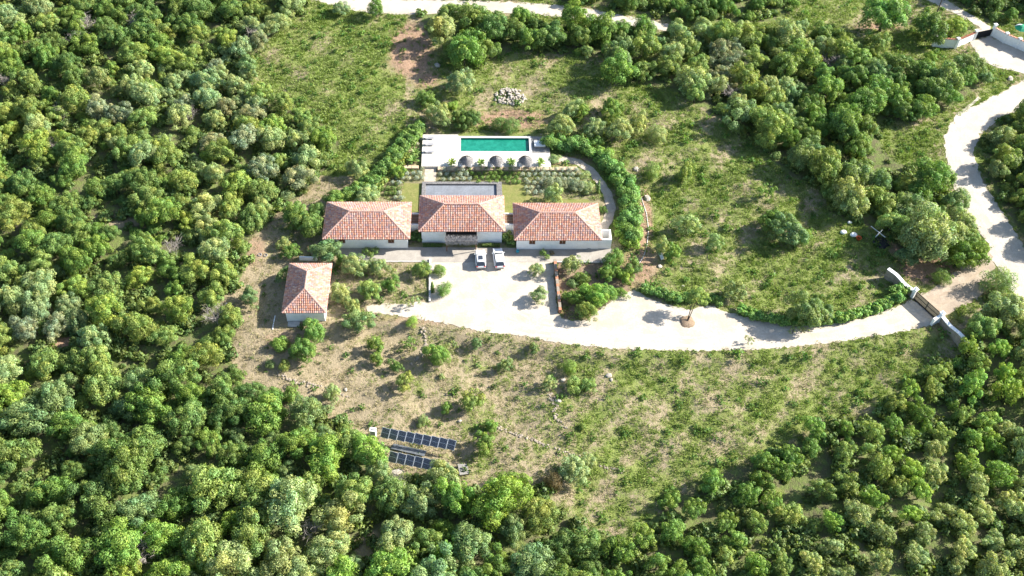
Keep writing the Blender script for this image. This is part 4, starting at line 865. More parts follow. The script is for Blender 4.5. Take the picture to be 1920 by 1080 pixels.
# ------------------------------------------------------------------ debris by the big olive
def sack(label, px, py, s_=.8, m_='cloth', name='white_sack'):
    p = G(px, py); b = MB(); b.lathe([(0, 0), (.5, .02), (.62, .2), (.5, .42), (.25, .5), (0, .46)], 14, jit=.06); o = b.build(name, M[m_], None, True, loc=p); o.scale = (s_, s_*.8, s_); return tag(o, uniq(label), 'sack')
sack('left one of two white sacks lying in the grass near the debris', 1581, 437, 1.0); sack('right one of two white sacks, beside the orange tub', 1600, 442, 1.1)
p = G(1609, 449); t = empty('orange_tub', p, .4, uniq('orange plastic tub lying beside the white sacks'), 'tub'); b = MB(); b.lathe([(0, 0), (.34, 0), (.46, .5), (.50, .5), (.50, .54), (.42, .52), (.3, .08), (0, .08)], 16); b.build('tub', M['orange'], t, True)
for (a, b_, l) in (((1633, 424, .7), (1660, 445, .5), 'long pale plank crossing another over the black tarpaulin'), ((1641, 445, .5), (1655, 430, .8), 'shorter pale plank lying across the long one')):
    A, B = G(*a), G(*b_); q_ = MB(); d = B-A; q_.box((0, 0, 0), (d.length, .16, .05)); o = q_.build('plank', M['white'], None, loc=(A+B)/2); o.rotation_euler = d.to_track_quat('X', 'Z').to_euler(); tag(o, uniq(l), 'plank')
p = G(1652, 455); b = MB(); b.lathe([(0, .12), (.4, .25), (.8, .1), (1.1, .2), (1.4, 0)], 13, jit=.22); o = b.build('black_tarpaulin', M['tarp'], None, True, loc=p); tag(o, uniq('crumpled black tarpaulin heap at the foot of the big olive'), 'tarpaulin')
slab('grey metal panel leaning in the shade behind the crossed planks', [(1645, 421), (1655, 414), (1665, 422), (1656, 428)], .5, 'sheet', 'metal_sheet', 'sheet')
slab('white board in the scrub right of the planted bed', [(1235, 475), (1241, 474), (1245, 485), (1240, 487)], .2, 'white', 'board', 'board')
sack('pale rubbish bag in the shade above the white sacks', 1593, 418, .7)
for i, (px, py) in enumerate(((487, 478), (498, 479))):
    p = G(px, py); b = MB(); b.tube([(math.cos(t_/8*6.283)*.32, math.sin(t_/8*6.283)*.32, .08) for t_ in range(9)], .06, 5); tag(b.build('hose_coil', M['greyc'], None, True, loc=p), uniq(('left' if i == 0 else 'right')+' pale hose coil in the shaded clearing behind the outbuilding'), 'hose')

# ------------------------------------------------------------------ compound wall, top right
PIL = [(1749, 86), (1790, 90), (1824, 75)]; PIR = [(1858, 67), (1881, 80), (1905, 90), (1932, 102), (1965, 116)]
def cwall(label, pa, pb, h=2.1, ha=None):
    a, b = G(*pa), G(*pb); d = b-a; L = d.length; r_ = empty('compound_wall', a, math.atan2(d.y, d.x), uniq(label), 'wall', 'white compound walls at the far gate')
    MB().box((L/2, 0, h/2-.3), (L-.3, .25, h+.6)).build('wall', M['white'], r_); k = int(L/.32)
    for i in range(k): MB().tube([((i+.5)*L/k, -.24, h+.03), ((i+.5)*L/k, .24, h+.03)], .11, 6).build('coping_tile', M['terra'], r_)
cwall('far white wall with tile coping, leftmost stretch left of the black gate', PIL[0], PIL[1]); cwall('short far white wall stretch directly left of the black gate', PIL[1], PIL[2])
for i, nm in enumerate(('directly right of the black gate', 'below the green parasol', 'at the right edge of the picture')): cwall('far white wall stretch with tile coping '+nm, PIR[i], PIR[i+1], 2.2)
cwall('far white wall stretch leaving the picture on the right', PIR[3], PIR[4], 2.2)
for i, (pp, nm) in enumerate(zip(PIL+PIR[:4], ('at the left end of the far wall', 'at the bend of the far wall left of the black gate', 'at the left jamb of the black gate', 'at the right jamb of the black gate', 'between the black gate and green parasol', 'just below the green parasol', 'at the far right of the compound wall'))):
    pillar('white pillar '+nm, G(*pp), 2.45 if i != 3 else 2.9, .55, 'wall_pillar', 'pillar', .2, group='white pillars of the far compound wall')
a, b_ = G(1826, 74), G(1856, 67); d = b_-a; bg = empty('black_gate', a, math.atan2(d.y, d.x), uniq('black sliding metal gate in the far white compound wall'), 'gate'); L = d.length
MB().box((L/2, 0, 1.0), (L, .06, 1.7)).build('panel', M['black'], bg)
for i in range(9): MB().box((L*(i+.5)/9, -.05, 1.0), (.06, .05, 1.9)).build('bar', M['black'], bg)
p = G(1908, 68); t = empty('green_parasol', p, .3, uniq('round green parasol behind the far white wall at the right edge'), 'parasol'); MB().tube([(0, 0, 0), (0, 0, 2.7)], .04, 6).build('pole', M['metal'], t)
for k in range(8):
    a0, a1 = k*math.pi/4, (k+1)*math.pi/4; b = MB(); vs = []
    for r_, z in ((0, 2.95), (.6, 2.8), (1.1, 2.5), (1.5, 2.1)): vs += [(r_*math.cos(a0), r_*math.sin(a0), z), (r_*math.cos(a1), r_*math.sin(a1), z)]
    b.add(vs, [(0, 2, 3, 1), (2, 4, 5, 3), (4, 6, 7, 5)]); b.build('canopy_panel', M['cloth'] if k == 2 else M['green_c'], t)
def upole(label, px, py):
    p = G(px, py); t = empty('utility_pole', p, 0, uniq(label), 'utility pole', 'utility poles at the far track'); MB().tube([(0, 0, -.3), (0, 0, 8)], [.14, .09], 8).build('pole', M['bark'], t); MB().box((0, 0, 7.6), (1.2, .1, .1)).build('crossarm', M['bark'], t)
upole('wooden utility pole beside the far track, left one', 1755, 28); upole('wooden utility pole in the scrub behind the compound, right one', 1845, 19)

# ------------------------------------------------------------------ trees placed one by one
T = [  # px, py, crown radius px, kind, colour, name, label
 (825, 507, 12, 'round', 'green', 'round_shrub', 'round green shrub at the left edge of car park, upper one'), (833, 544, 14, 'round', 'green', 'round_shrub', 'round green shrub at the left edge of car park, lower one'),
 (1006, 505, 15, 'olive', 'silver', 'olive_tree', 'small grey olive tree on the gravel right of the cars'), (1010, 552, 18, 'olive', 'sage', 'olive_tree', 'small pale olive tree on the gravel, nearer the camera'),
 (614, 470, 27, 'oak', 'blue-green', 'leafy_tree', 'broad leafy tree in front of the left corner of the left house'), (643, 489, 14, 'oak', 'green', 'leafy_tree', 'small light green tree right of the leafy tree at house corner'),
 (668, 498, 25, 'olive', 'sage', 'olive_tree', 'grey-green olive below the left house, first right of the outbuilding roof'), (707, 499, 19, 'olive', 'sage', 'olive_tree', 'pale olive below the left house front, next to kerb'),
 (694, 544, 23, 'olive', 'olive green', 'leafy_tree', 'yellowish tree in the middle of the planted slope'), (731, 536, 18, 'oak', 'green', 'leafy_tree', 'bright green tree right of the yellowish slope tree'),
 (640, 553, 21, 'olive', 'sage', 'olive_tree', 'pale olive just right of the outbuilding roof'), (660, 575, 16, 'olive', 'sage', 'olive_tree', 'pale crown below the pale olive beside the outbuilding'), (674, 602, 27, 'olive', 'blue-green', 'olive_tree', 'dense grey-green olive right below the outbuilding'),
 (788, 504, 18, 'olive', 'olive green', 'olive_tree', 'olive tree just left of the car park edging wall'), (774, 566, 13, 'sparse', 'sage', 'sapling', 'thin sapling at the gravel edge left of car park'), (773, 603, 11, 'round', 'bright', 'round_shrub', 'small round green bush at the lower left gravel edge'),
 (735, 510, 13, 'sparse', 'sage', 'sapling', 'sparse shrub behind the bright green slope tree'),
 (578, 420, 30, 'oak', 'dark', 'holm_oak', 'dark holm oak against the left end of the left house'), (550, 405, 27, 'oak', 'green', 'holm_oak', 'dark bushy oak left of the left house'), (595, 400, 18, 'oak', 'dark', 'holm_oak', 'small dark oak behind the left roof corner'),
 (530, 456, 14, 'olive', 'sage', 'olive_tree', 'pale small olive behind the outbuilding'), (546, 473, 17, 'olive', 'green', 'leafy_tree', 'light green tree just above the outbuilding roof'), (531, 516, 17, 'olive', 'blue-green', 'olive_tree', 'grey-green olive against the left side of the outbuilding roof'), (467, 556, 21, 'olive', 'blue-green', 'olive_tree', 'grey-green tree left of the shaded yard by the outbuilding'),
 (588, 619, 24, 'oak', 'green', 'leafy_tree', 'leafy tree in front of the outbuilding, upper crown'), (571, 655, 26, 'oak', 'green', 'leafy_tree', 'dark leafy tree below the outbuilding, lower crown'), (528, 648, 17, 'shrub', 'bright', 'green_shrub', 'bright green shrub left of the dark tree below outbuilding'), (506, 684, 10, 'shrub', 'blue-green', 'green_shrub', 'small shrub at left edge of the dry slope'),
 (534, 686, 12, 'shrub', 'olive green', 'green_shrub', 'small pale shrub in the shade left of dry slope'), (546, 740, 18, 'shrub', 'green', 'green_shrub', 'round green shrub at the wood edge left of the solar rows'), (512, 745, 20, 'shrub', 'green', 'green_shrub', 'green bush where the wood meets the dry slope'),
 (623, 738, 17, 'plant', 'sage', 'young_tree', 'upright grey-green young tree above the solar panels, casting a long shadow'), (614, 768, 11, 'shrub', 'sage', 'green_shrub', 'pale tuft bush at the foot of the upright young tree'),
 (707, 650, 18, 'plant', 'green', 'young_tree', 'young tree in the dry field below the gravel, left top'), (708, 676, 14, 'plant', 'green', 'young_tree', 'second crown right below the left top young tree'), (758, 716, 19, 'plant', 'olive green', 'young_tree', 'bright leaning young tree in the middle left of dry field'), (741, 688, 12, 'plant', 'dark', 'young_tree', 'small dark tree just above the bright leaning one'),
 (817, 664, 24, 'oak', 'green', 'young_oak', 'broad green young oak below the gravel, casting shadow on slope'), (893, 644, 11, 'plant', 'blue-green', 'young_tree', 'small grey young tree close below the driveway edge'), (850, 646, 11, 'sparse', 'sage', 'sapling', 'faint sparse sapling right above the broad young oak'), (770, 640, 9, 'sparse', 'green', 'sapling', 'tiny sapling on stony ground below the round bush'), (768, 648, 14, 'sparse', 'green', 'sapling', 'sparse green sapling on the stony patch'),
 (946, 685, 14, 'plant', 'blue-green', 'young_tree', 'small young tree near the centre of the lower field'), (1001, 655, 11, 'plant', 'blue-green', 'young_tree', 'small dark young tree just below the driveway centre'), (1068, 690, 14, 'round', 'green', 'round_shrub', 'round dark green bush in the lower field'), (1029, 718, 14, 'plant', 'sage', 'young_tree', 'narrow upright young tree beside the low wide shrub'), (1076, 723, 17, 'shrub', 'olive green', 'green_shrub', 'left half of the low wide shrub in the lower field'), (1104, 723, 15, 'shrub', 'olive green', 'green_shrub', 'right half of the low wide shrub in the lower field'),
 (882, 753, 22, 'plant', 'olive green', 'young_tree', 'largest bright young tree above the right end of the solar row'), (836, 768, 13, 'plant', 'green', 'young_tree', 'small green bush left of the largest bright young tree'), (793, 791, 12, 'shrub', 'blue-green', 'green_shrub', 'dark bluish low shrub above the upper solar row'), (827, 706, 6, 'shrub', 'sage', 'green_shrub', 'tiny shrub below the broad young oak'), (1092, 802, 8, 'shrub', 'olive green', 'green_shrub', 'little low tuft alone in the dry field'),
 (920, 798, 13, 'oak', 'bright', 'young_oak', 'narrow upper crown of the bright bush right of solar row'), (908, 830, 22, 'oak', 'green', 'young_oak', 'dense bright green bush right of the solar row'), (1078, 880, 30, 'olive', 'silver', 'olive_tree', 'large pale silver olive alone in the lower centre field'), (1096, 866, 18, 'olive', 'silver', 'olive_tree', 'smaller pale crown attached right of the silver olive'), (1038, 905, 19, 'round', 'reddish', 'round_shrub', 'round reddish brown bush left of the silver olive'),
 (1404, 637, 10, 'sparse', 'sage', 'sapling', 'thin leaning sapling on the lower verge of driveway, left of two'), (1488, 618, 11, 'sparse', 'sage', 'sapling', 'sparse sapling crown by the driveway, left stem'), (1506, 616, 12, 'sparse', 'sage', 'sapling', 'sparse sapling crown by the driveway, right stem'),
 (1379, 546, 20, 'plant', 'sage', 'olive_tree', 'leaning olive sapling behind the driveway hedge'), (1514, 582, 38, 'olive', 'blue-green', 'olive_tree', 'large round grey-green olive over the driveway hedge'), (1540, 590, 22, 'olive', 'blue-green', 'olive_tree', 'right shoulder crown of the large hedge olive'),
 (1072, 497, 19, 'plant', 'sage', 'olive_tree', 'olive tree at the top left of the planted bed'), (1148, 488, 20, 'oak', 'green', 'leafy_tree', 'green tree at the upper right of the planted bed'), (1140, 512, 17, 'oak', 'green', 'leafy_tree', 'bright tree in the right middle of planted bed'), (1172, 520, 17, 'oak', 'bright', 'leafy_tree', 'light green tree at the right tip of the bed'), (1191, 500, 18, 'oak', 'dark', 'leafy_tree', 'dark bushy tree right of the bed, near the hose'), (1155, 508, 14, 'oak', 'green', 'leafy_tree', 'middle crown between the bed trees'),
 (1076, 558, 18, 'oak', 'green', 'leafy_tree', 'leafy tree at the left middle of the bed'), (1098, 582, 21, 'olive', 'olive green', 'leafy_tree', 'olive green tree at the bottom corner of the bed'), (1116, 555, 24, 'oak', 'bright', 'leafy_tree', 'big bright tree low in the planted bed'), (1136, 548, 20, 'oak', 'green', 'leafy_tree', 'green tree at the lower right of planted bed'), (1165, 550, 12, 'shrub', 'green', 'green_shrub', 'small green shrub on the gravel corner right of bed'), (1090, 524, 14, 'shrub', 'dark', 'green_shrub', 'low dark shrub in the shaded middle of bed'), (1072, 532, 11, 'shrub', 'blue-green', 'green_shrub', 'bluish agave-like shrub in the bed'), (1098, 548, 14, 'oak', 'green', 'leafy_tree', 'crown between the leafy and big bright bed trees'),
 (1287, 422, 22, 'plant', 'sage', 'olive_tree', 'round upright olive in the field right of the hedge'), (1243, 462, 17, 'plant', 'sage', 'olive_tree', 'olive at field edge right of hose'), (1262, 475, 16, 'plant', 'green', 'olive_tree', 'leaning olive above the white board'), (1340, 455, 17, 'plant', 'sage', 'olive_tree', 'faint olive between the round one and big dark one'), (1288, 324, 18, 'plant', 'olive green', 'olive_tree', 'slender pale olive in upper part of the field'), (1223, 323, 16, 'round', 'olive green', 'round_shrub', 'round shrub just outside the curved hedge'),
 (1427, 361, 14, 'sparse', 'green', 'sapling', 'multi-stemmed thin tree in the field, left crown'), (1445, 356, 14, 'sparse', 'green', 'sapling', 'multi-stemmed thin tree in the field, right crown'), (1455, 415, 26, 'olive', 'green', 'olive_tree', 'left crown of the big dark field olive'), (1480, 437, 36, 'olive', 'blue-green', 'olive_tree', 'main crown of the big field olive with dark shadow'), (1505, 446, 18, 'olive', 'green', 'olive_tree', 'right low crown of the big field olive'),
 (1150, 203, 26, 'olive', 'green', 'olive_tree', 'dark green olive at the top of the hedge grove'), (1111, 241, 22, 'olive', 'silver', 'olive_tree', 'silvery olive touching the hedge bend'), (1160, 244, 28, 'olive', 'sage', 'olive_tree', 'large olive in the middle of the hedge grove'), (1196, 232, 19, 'plant', 'sage', 'olive_tree', 'upright olive at the right of the hedge grove'), (1232, 254, 18, 'round', 'sage', 'olive_tree', 'rounded olive furthest right in the hedge grove'), (1050, 236, 24, 'olive', 'sage', 'olive_tree', 'pale round olive behind the daybed'), (1072, 206, 20, 'olive', 'sage', 'olive_tree', 'olive above the pale round one behind the daybed'), (1090, 208, 16, 'olive', 'green', 'olive_tree', 'small olive right of the one behind the daybed'), (1119, 268, 16, 'oak', 'green', 'olive_tree', 'bush crown inside the hedge bend'),
 (822, 219, 25, 'olive', 'sage', 'olive_tree', 'broad grey olive behind the left end of the pool deck'), (862, 222, 19, 'oak', 'dark', 'holm_oak', 'dark oak directly behind the pool, left half'), (883, 222, 20, 'oak', 'dark', 'holm_oak', 'dark oak directly behind the pool, right half'), (935, 234, 15, 'round', 'dark', 'round_shrub', 'left one of two round dark bushes behind the pool'), (957, 238, 16, 'round', 'dark', 'round_shrub', 'right one of two round dark bushes behind the pool'),
 (862, 152, 29, 'olive', 'silver', 'olive_tree', 'tall silvery olive standing at the end of the brown strip'), (800, 188, 20, 'shrub', 'dark', 'green_shrub', 'dark brownish shrub left of the grey olive behind the deck'), (848, 200, 10, 'shrub', 'bright', 'green_shrub', 'small bright shrub below the tall silvery olive'),
 (1738, 448, 54, 'olive', 'sage', 'olive_tree', 'huge grey-green olive between the debris and right road'), (1792, 440, 30, 'olive', 'sage', 'olive_tree', 'crown on the road side of the huge olive'), (1700, 480, 22, 'olive', 'blue-green', 'olive_tree', 'low crown at left foot of the huge olive'), (1808, 480, 34, 'oak', 'green', 'holm_oak', 'dark oak below the huge olive at road edge'), (1835, 470, 22, 'oak', 'green', 'holm_oak', 'oak touching the right road, below the huge olive'), (1763, 520, 15, 'round', 'dark', 'round_shrub', 'round dark bush on brown soil above the gate'), (1873, 527, 27, 'round', 'blue-green', 'round_shrub', 'large round tree at the corner of gate track and road'),
 (1660, 28, 46, 'olive', 'green', 'olive_tree', 'large single spreading olive in the far clearing'), (1742, 108, 13, 'oak', 'green', 'holm_oak', 'oak before the left end of the far white wall'), (1790, 48, 20, 'oak', 'yellow', 'holm_oak', 'yellowish crown above the far white wall'), (1745, 55, 32, 'oak', 'dark', 'holm_oak', 'dark oak left of the far track'),
 (1037, 366, 20, 'plant', 'sage', 'olive_tree', 'pale olive on the lawn behind the right house'), (1036, 345, 19, 'shrub', 'grey', 'purple_shrub', 'wide purplish grey shrub between lavender and lawn'), (1060, 346, 12, 'shrub', 'grey', 'purple_shrub', 'right flank of the purplish grey shrub'), (1083, 349, 18, 'shrub', 'grey', 'grey_shrub', 'large grey shrub inside the garden path, left side'), (1102, 352, 15, 'shrub', 'sage', 'grey_shrub', 'large grey shrub inside the garden path, right side'), (1095, 328, 11, 'shrub', 'sage', 'grey_shrub', 'small grey shrub at the right end of lavender rows'),
 (1130, 395, 9, 'shrub', 'dark', 'green_shrub', 'dark shrub beside the garden path behind right house'), (1040, 300, 13, 'shrub', 'sage', 'grey_shrub', 'low sage shrub right of the pool slabs'), (667, 318, 22, 'olive', 'sage', 'olive_tree', 'pale olive left of the bright hedge'), (745, 322, 14, 'oak', 'bright', 'leafy_tree', 'bright bushy plant left of lavender steps'), (690, 368, 22, 'olive', 'sage', 'olive_tree', 'pale olive behind the left house roof'), (625, 372, 20, 'oak', 'green', 'leafy_tree', 'green tree at the back left of the left house'),
 (641, 16, 16, 'olive', 'silver', 'olive_tree', 'silvery olive standing alone beside the back road'), (705, 18, 17, 'plant', 'green', 'leafy_tree', 'bright green tree beside the back road, right one'), (516, 45, 24, 'olive', 'sage', 'olive_tree', 'pale bushy olive at the upper left field corner'), (1162, 135, 34, 'oak', 'green', 'holm_oak', 'big bright oak bulging out of the woods toward the field'), (1205, 135, 22, 'oak', 'dark', 'holm_oak', 'dark crown right of the bulging oak'), (870, 98, 36, 'oak', 'green', 'holm_oak', 'oak at the lower tip of the wood clump by the brown strip'), (483, 76, 20, 'olive', 'grey', 'olive_tree', 'greyish shrubby olive left of the upper field'), (462, 122, 22, 'olive', 'blue-green', 'olive_tree', 'bluish bush at the left rim of the upper field'), (1395, 455, 0, 0, 0, 0, 0)]
for r_ in T:
    if r_[2]:
        g_ = {'olive_tree': 'olive trees around the house', 'leafy_tree': 'leafy garden trees', 'holm_oak': 'holm oaks near the houses'}.get(r_[5])
        o = tree_px(*r_[:7], g_, zs=1.15 if r_[3] == 'plant' else .6 if r_[5] in ('purple_shrub', 'grey_shrub') else 1.0, hz=.28 if r_[5] in ('purple_shrub', 'grey_shrub') else None)
for px, py, h, l in ((1121, 362, 3.4, 'slim dark cypress beside the garden path'), (811, 548, 2.6, 'slim dark cypress beside the car park edging wall'), (1090, 272, 3., 'slim dark cypress in front of the hedge bend')):
    p = G(px, py); r_ = empty('cypress', p, 0, uniq(l), 'cypress'); V_, F_, A = leaf_cloud([(0, 0, h*(k+.6)/7, .33*(1-(k/7)**2*.8)) for k in range(7)], 700, .09, int(px), .5); o = link(mesh_np('crown', V_, F_, M['leaf'], A, 'leaf', nrm=LN), 'crown', r_); o.color = jcol('dark'); MB().tube([(0, 0, -.1), (0, 0, h*.5)], .06, 6).build('trunk', M['bark'], r_)
# mound under the driveway olive
p = G(1288, 604); b = MB(); b.lathe([(1.5, -.1), (1.25, .08), (1.0, .2), (.7, .3), (.4, .36), (.15, .38), (0, .38)], 22, jit=.13); mo_ = b.build('soil_mound', M['bed'], None, True, loc=p); tag(mo_, uniq('small heap of dark soil and stones around the leaning driveway olive'), 'soil mound')
lt = empty('olive_tree', p+Vector((0, 0, .4)), 0, uniq('olive leaning from a soil mound in the widened driveway'), 'tree'); top = G(1302, 556, 3.6)-lt.location
b = MB(); b.tube([(0, 0, -.3), top*.45, top*.85], [.10, .07, .04], 7); b.tube([top*.45, top*.8+Vector((-.6, .2, 0))], [.07, .03], 5); b.tube([(.1, 0, 0), top*.6+Vector((.6, .3, 0)), top*.95+Vector((.8, 0, 0))], [.09, .06, .03], 5); b.build('trunk', M['bark'], lt, True)
c = link(CR['plant'][1], 'crown', lt, tuple(top), 0, (1.9, 1.8, 1.6)); c.color = jcol('olive green')
# ------------------------------------------------------------------ the woods: every crown its own tree
NOGO = [DRIVE, APRON, ROADR, ROADT, COURT, TRACK, PAVE, OUTB, [(735, 845), (820, 830), (860, 845), (815, 880), (725, 868)]]
def region(px, py):
    if px > 1846 and py < 640 and py > 200 and px > 1846: return 'east wood', ('green', 'olive green', 'sage')
    if py < 60 and px > 900 and px < 1530: return 'far scrub', ('olive green', 'green', 'dark')
    if px > 1700 and py < 70: return 'compound scrub', ('green', 'bright', 'dark')
    if px > 760 and py < 490: return 'north wood', ('green', 'olive green', 'sage', 'dark', 'blue-green', 'grey')
    if py > 640 and px > 1130: return 'lower right grove', ('olive green', 'sage', 'green', 'bright', 'sage')
    if py > 720: return 'lower left wood', ('green', 'olive green', 'sage', 'bright', 'green', 'blue-green', 'olive green', 'yellow', 'dark')
    return 'west wood', ('sage', 'olive green', 'green', 'sage', 'yellow', 'grey', 'olive green', 'silver', 'sage', 'dark')
NAMES = {'olive': ('olive_tree', 'olive tree'), 'oak': ('holm_oak', 'oak'), 'shrub': ('mastic_shrub', 'shrub'), 'plant': ('young_tree', 'young tree')}
U_ = 'zero one two three four five six seven eight nine ten eleven twelve thirteen fourteen fifteen sixteen seventeen eighteen nineteen'.split(); D_2 = 'twenty thirty forty fifty sixty seventy eighty ninety'.split()
def wn(v):
    v = int(min(99, max(1, round(v)))); return U_[v] if v < 20 else D_2[v//10-2]+('-'+U_[v % 10] if v % 10 else '')
SYN = {'large': ('large', 'broad', 'big'), 'medium': ('medium', 'middling', 'mid-sized'), 'small': ('small', 'smallish', 'modest'), 'low': ('low', 'squat', 'short')}
cells = {}; placed = []; cnt = {'olive': 0, 'oak': 0, 'shrub': 0, 'plant': 0}
for r_ in T:
    if r_[2]: p = G(r_[0], r_[1], 1.5); placed.append((p.x, p.y, 1.6))
def ok_spot(x, y, r, fac):
    i, j = int(x//6), int(y//6)
    for a in (-1, 0, 1):
        for b in (-1, 0, 1):
            for (u, v, s_) in cells.get((i+a, j+b), ()):
                if (x-u)**2+(y-v)**2 < (fac*(r+s_))**2: return False
    return True
for (x, y, s_) in placed: cells.setdefault((int(x//6), int(y//6)), []).append((x, y, s_))
BARE = [(130, 655, 50, 28), (320, 470, 30, 14), (205, 415, 60, 14), (1645, 30, 90, 60), (1450, 40, 40, 20), (1700, 290, 70, 60), (1530, 890, 40, 15), (1450, 930, 40, 14), (900, 40, 0, 0), (330, 880, 28, 45), (700, 1020, 40, 40), (1480, 1020, 50, 20), (100, 860, 30, 50), (260, 690, 40, 25), (235, 195, 45, 18), (455, 130, 30, 18), (478, 175, 32, 14), (400, 60, 26, 10), (210, 190, 30, 12), (60, 470, 0, 0), (430, 250, 25, 10), (1480, 880, 30, 12), (1640, 960, 30, 12), (1320, 980, 26, 12), (1720, 860, 26, 14), (1590, 1040, 26, 10)]
for rmin, rmax, tries, fac in ((3.0, 3.7, 900, .74), (2.2, 3.0, 5000, .70), (1.5, 2.2, 14000, .68), (1.0, 1.5, 16000, .66)):
    xs_ = rng.uniform(-118, 142, tries); ys_ = rng.uniform(50, 212, tries); rr = rng.uniform(rmin, rmax, tries)
    hh = hgt(xs_, ys_); qx, qy, qz = project(np.stack([xs_, ys_, hh], -1)); inw = np.zeros(tries, bool)
    for pl_ in WOODS: inw |= inpoly(qx, qy, pl_)
    for pl_ in NOGO:
        for dx, dy in ((0, 0), (1, 0), (-1, 0), (0, 1), (0, -1)):
            ex_, ey_, _ = project(np.stack([xs_+dx*rr*.75, ys_+dy*rr*.75, hh], -1)); inw &= ~inpoly(ex_, ey_, pl_)
    inw &= (qx > -75) & (qx < 1995) & (qy > -45) & (qy < 1165)
    for k in np.nonzero(inw)[0]:
        x, y, r, px, py = xs_[k], ys_[k], rr[k], qx[k], qy[k]
        if any(a and ((px-u)/a)**2+((py-v)/b)**2 < 1 for u, v, a, b in BARE): continue
        reg, pal = region(px, py)
        if reg == 'lower right grove' and (r > 2.35 or (px > 1240 and px < 1800 and r > 1.9)): continue
        if reg == 'far scrub' and r > 2.4: continue
        if reg == 'west wood' and (r > 2.9 or (r > 2.2 and random.random() < .35)): continue
        f2 = fac*(1.25 if reg == 'lower right grove' else 1.0)
        if not ok_spot(x, y, r, f2): continue
        if r < 1.5 : kd = 'shrub'
        elif reg == 'lower right grove': kd = 'plant'
        elif reg in ('north wood', 'lower left wood'): kd = 'oak' if random.random() < .6 else 'olive'
        else: kd = 'olive' if random.random() < .65 else 'oak'
        if cnt[kd] >= 300:
            alt = {'olive': 'oak', 'oak': 'olive', 'shrub': None, 'plant': 'olive'}[kd]
            if not alt or cnt[alt] >= 300: continue
            kd = alt
        cnt[kd] += 1; cells.setdefault((int(x//6), int(y//6)), []).append((x, y, r)); col = random.choice(pal); nm, noun = NAMES[kd]
        if False and math.sin(px*.013+1)*math.cos(py*.017) > .45 and reg == 'west wood': col = random.choice(('sage', 'silver', 'sage', 'olive green'))
        v_ = .5+.28*math.sin(x*.075+1.9*math.sin(y*.05))+.22*math.sin(y*.11-x*.06+2)+random.uniform(-.22, .22); pal2 = sorted(set(pal), key=lambda c: -sum(COLS[c])); col = pal2[int(min(.999, max(0, v_))*len(pal2))]
        if col in ('yellow', 'grey') and random.random() < .6: col = 'olive green'
        cxp, cyp, _ = project(np.array((x, y, hgt(x, y)+SH[kd][0]*r)))
        size = 'large' if r > 2.9 else 'medium' if r > 2.1 else 'small' if r > 1.4 else 'low'
        fx, fy = cxp/19.2, cyp/10.8
        for sz in SYN[size]:
            lab = f'{sz} {col} {noun} in {reg}, {wn(fx)} percent across, {wn(fy)} percent down'
            if lab not in used_labels: break
        if lab in used_labels: continue
        hz = SH[kd][0]*random.uniform(.75, 1.35)
        tree_at(x, y, r, kd, col, nm, uniq(lab), {'olive': 'olive trees of the surrounding woods', 'oak': 'holm oaks of the surrounding woods', 'shrub': 'mastic shrubs filling the woods', 'plant': 'young trees of the lower right plantation'}[kd], random.uniform(.9, 1.2), kd != 'shrub', hz)
def dead_mesh(seed):
    g = random.Random(seed); b = MB()
    for k in range(9):
        t = k*2.4+g.uniform(-.4, .4); el = g.uniform(.5, 1.3); d = Vector((math.cos(t)*math.cos(el), math.sin(t)*math.cos(el), math.sin(el))); e = d*g.uniform(1.3, 1.9); b.tube([(0, 0, 0), e*.5, e], [.05, .03, .012], 5)
        for j in range(9):
            s0 = e*g.uniform(.35, .95); e2 = s0+(d+Vector((g.gauss(0, .6), g.gauss(0, .6), g.gauss(.1, .4)))).normalized()*g.uniform(.4, .9); b.tube([s0, e2], [.022, .008], 3, cap=False)
            for q in range(3): s1 = s0.lerp(e2, g.uniform(.3, 1)); b.tube([s1, s1+Vector((g.gauss(0, .3), g.gauss(0, .3), g.uniform(0, .3)))], [.012, .006], 3, cap=False)
    return b.mesh('dead_branches', M['deadw'])
M['deadw'] = noisy('dead_wood', (.30, .27, .24), (.22, .19, .17), 4, .9); DM = [dead_mesh(i) for i in range(3)]
for i, (px, py) in enumerate(((160, 42), (142, 72), (350, 212), (120, 205), (12, 150), (475, 945), (268, 1032), (430, 1050), (92, 270), (480, 60), (1310, 150), (1372, 172), (255, 40), (320, 465), (735, 905), (1560, 110), (590, 985), (405, 590))):
    p = G(px, py, 2.2); o = empty('dead_shrub', (p.x, p.y, float(hgt(p.x, p.y))), i*1.1, uniq(f'bare grey dead shrub among the crowns, {wn(px/19.2)} percent across, {wn(py/10.8)} percent down'), 'dead shrub', 'dead leafless shrubs in the woods'); link(DM[i % 3], 'branches', o, (0, 0, .6), 0, 1.5)
print('WOOD', cnt)

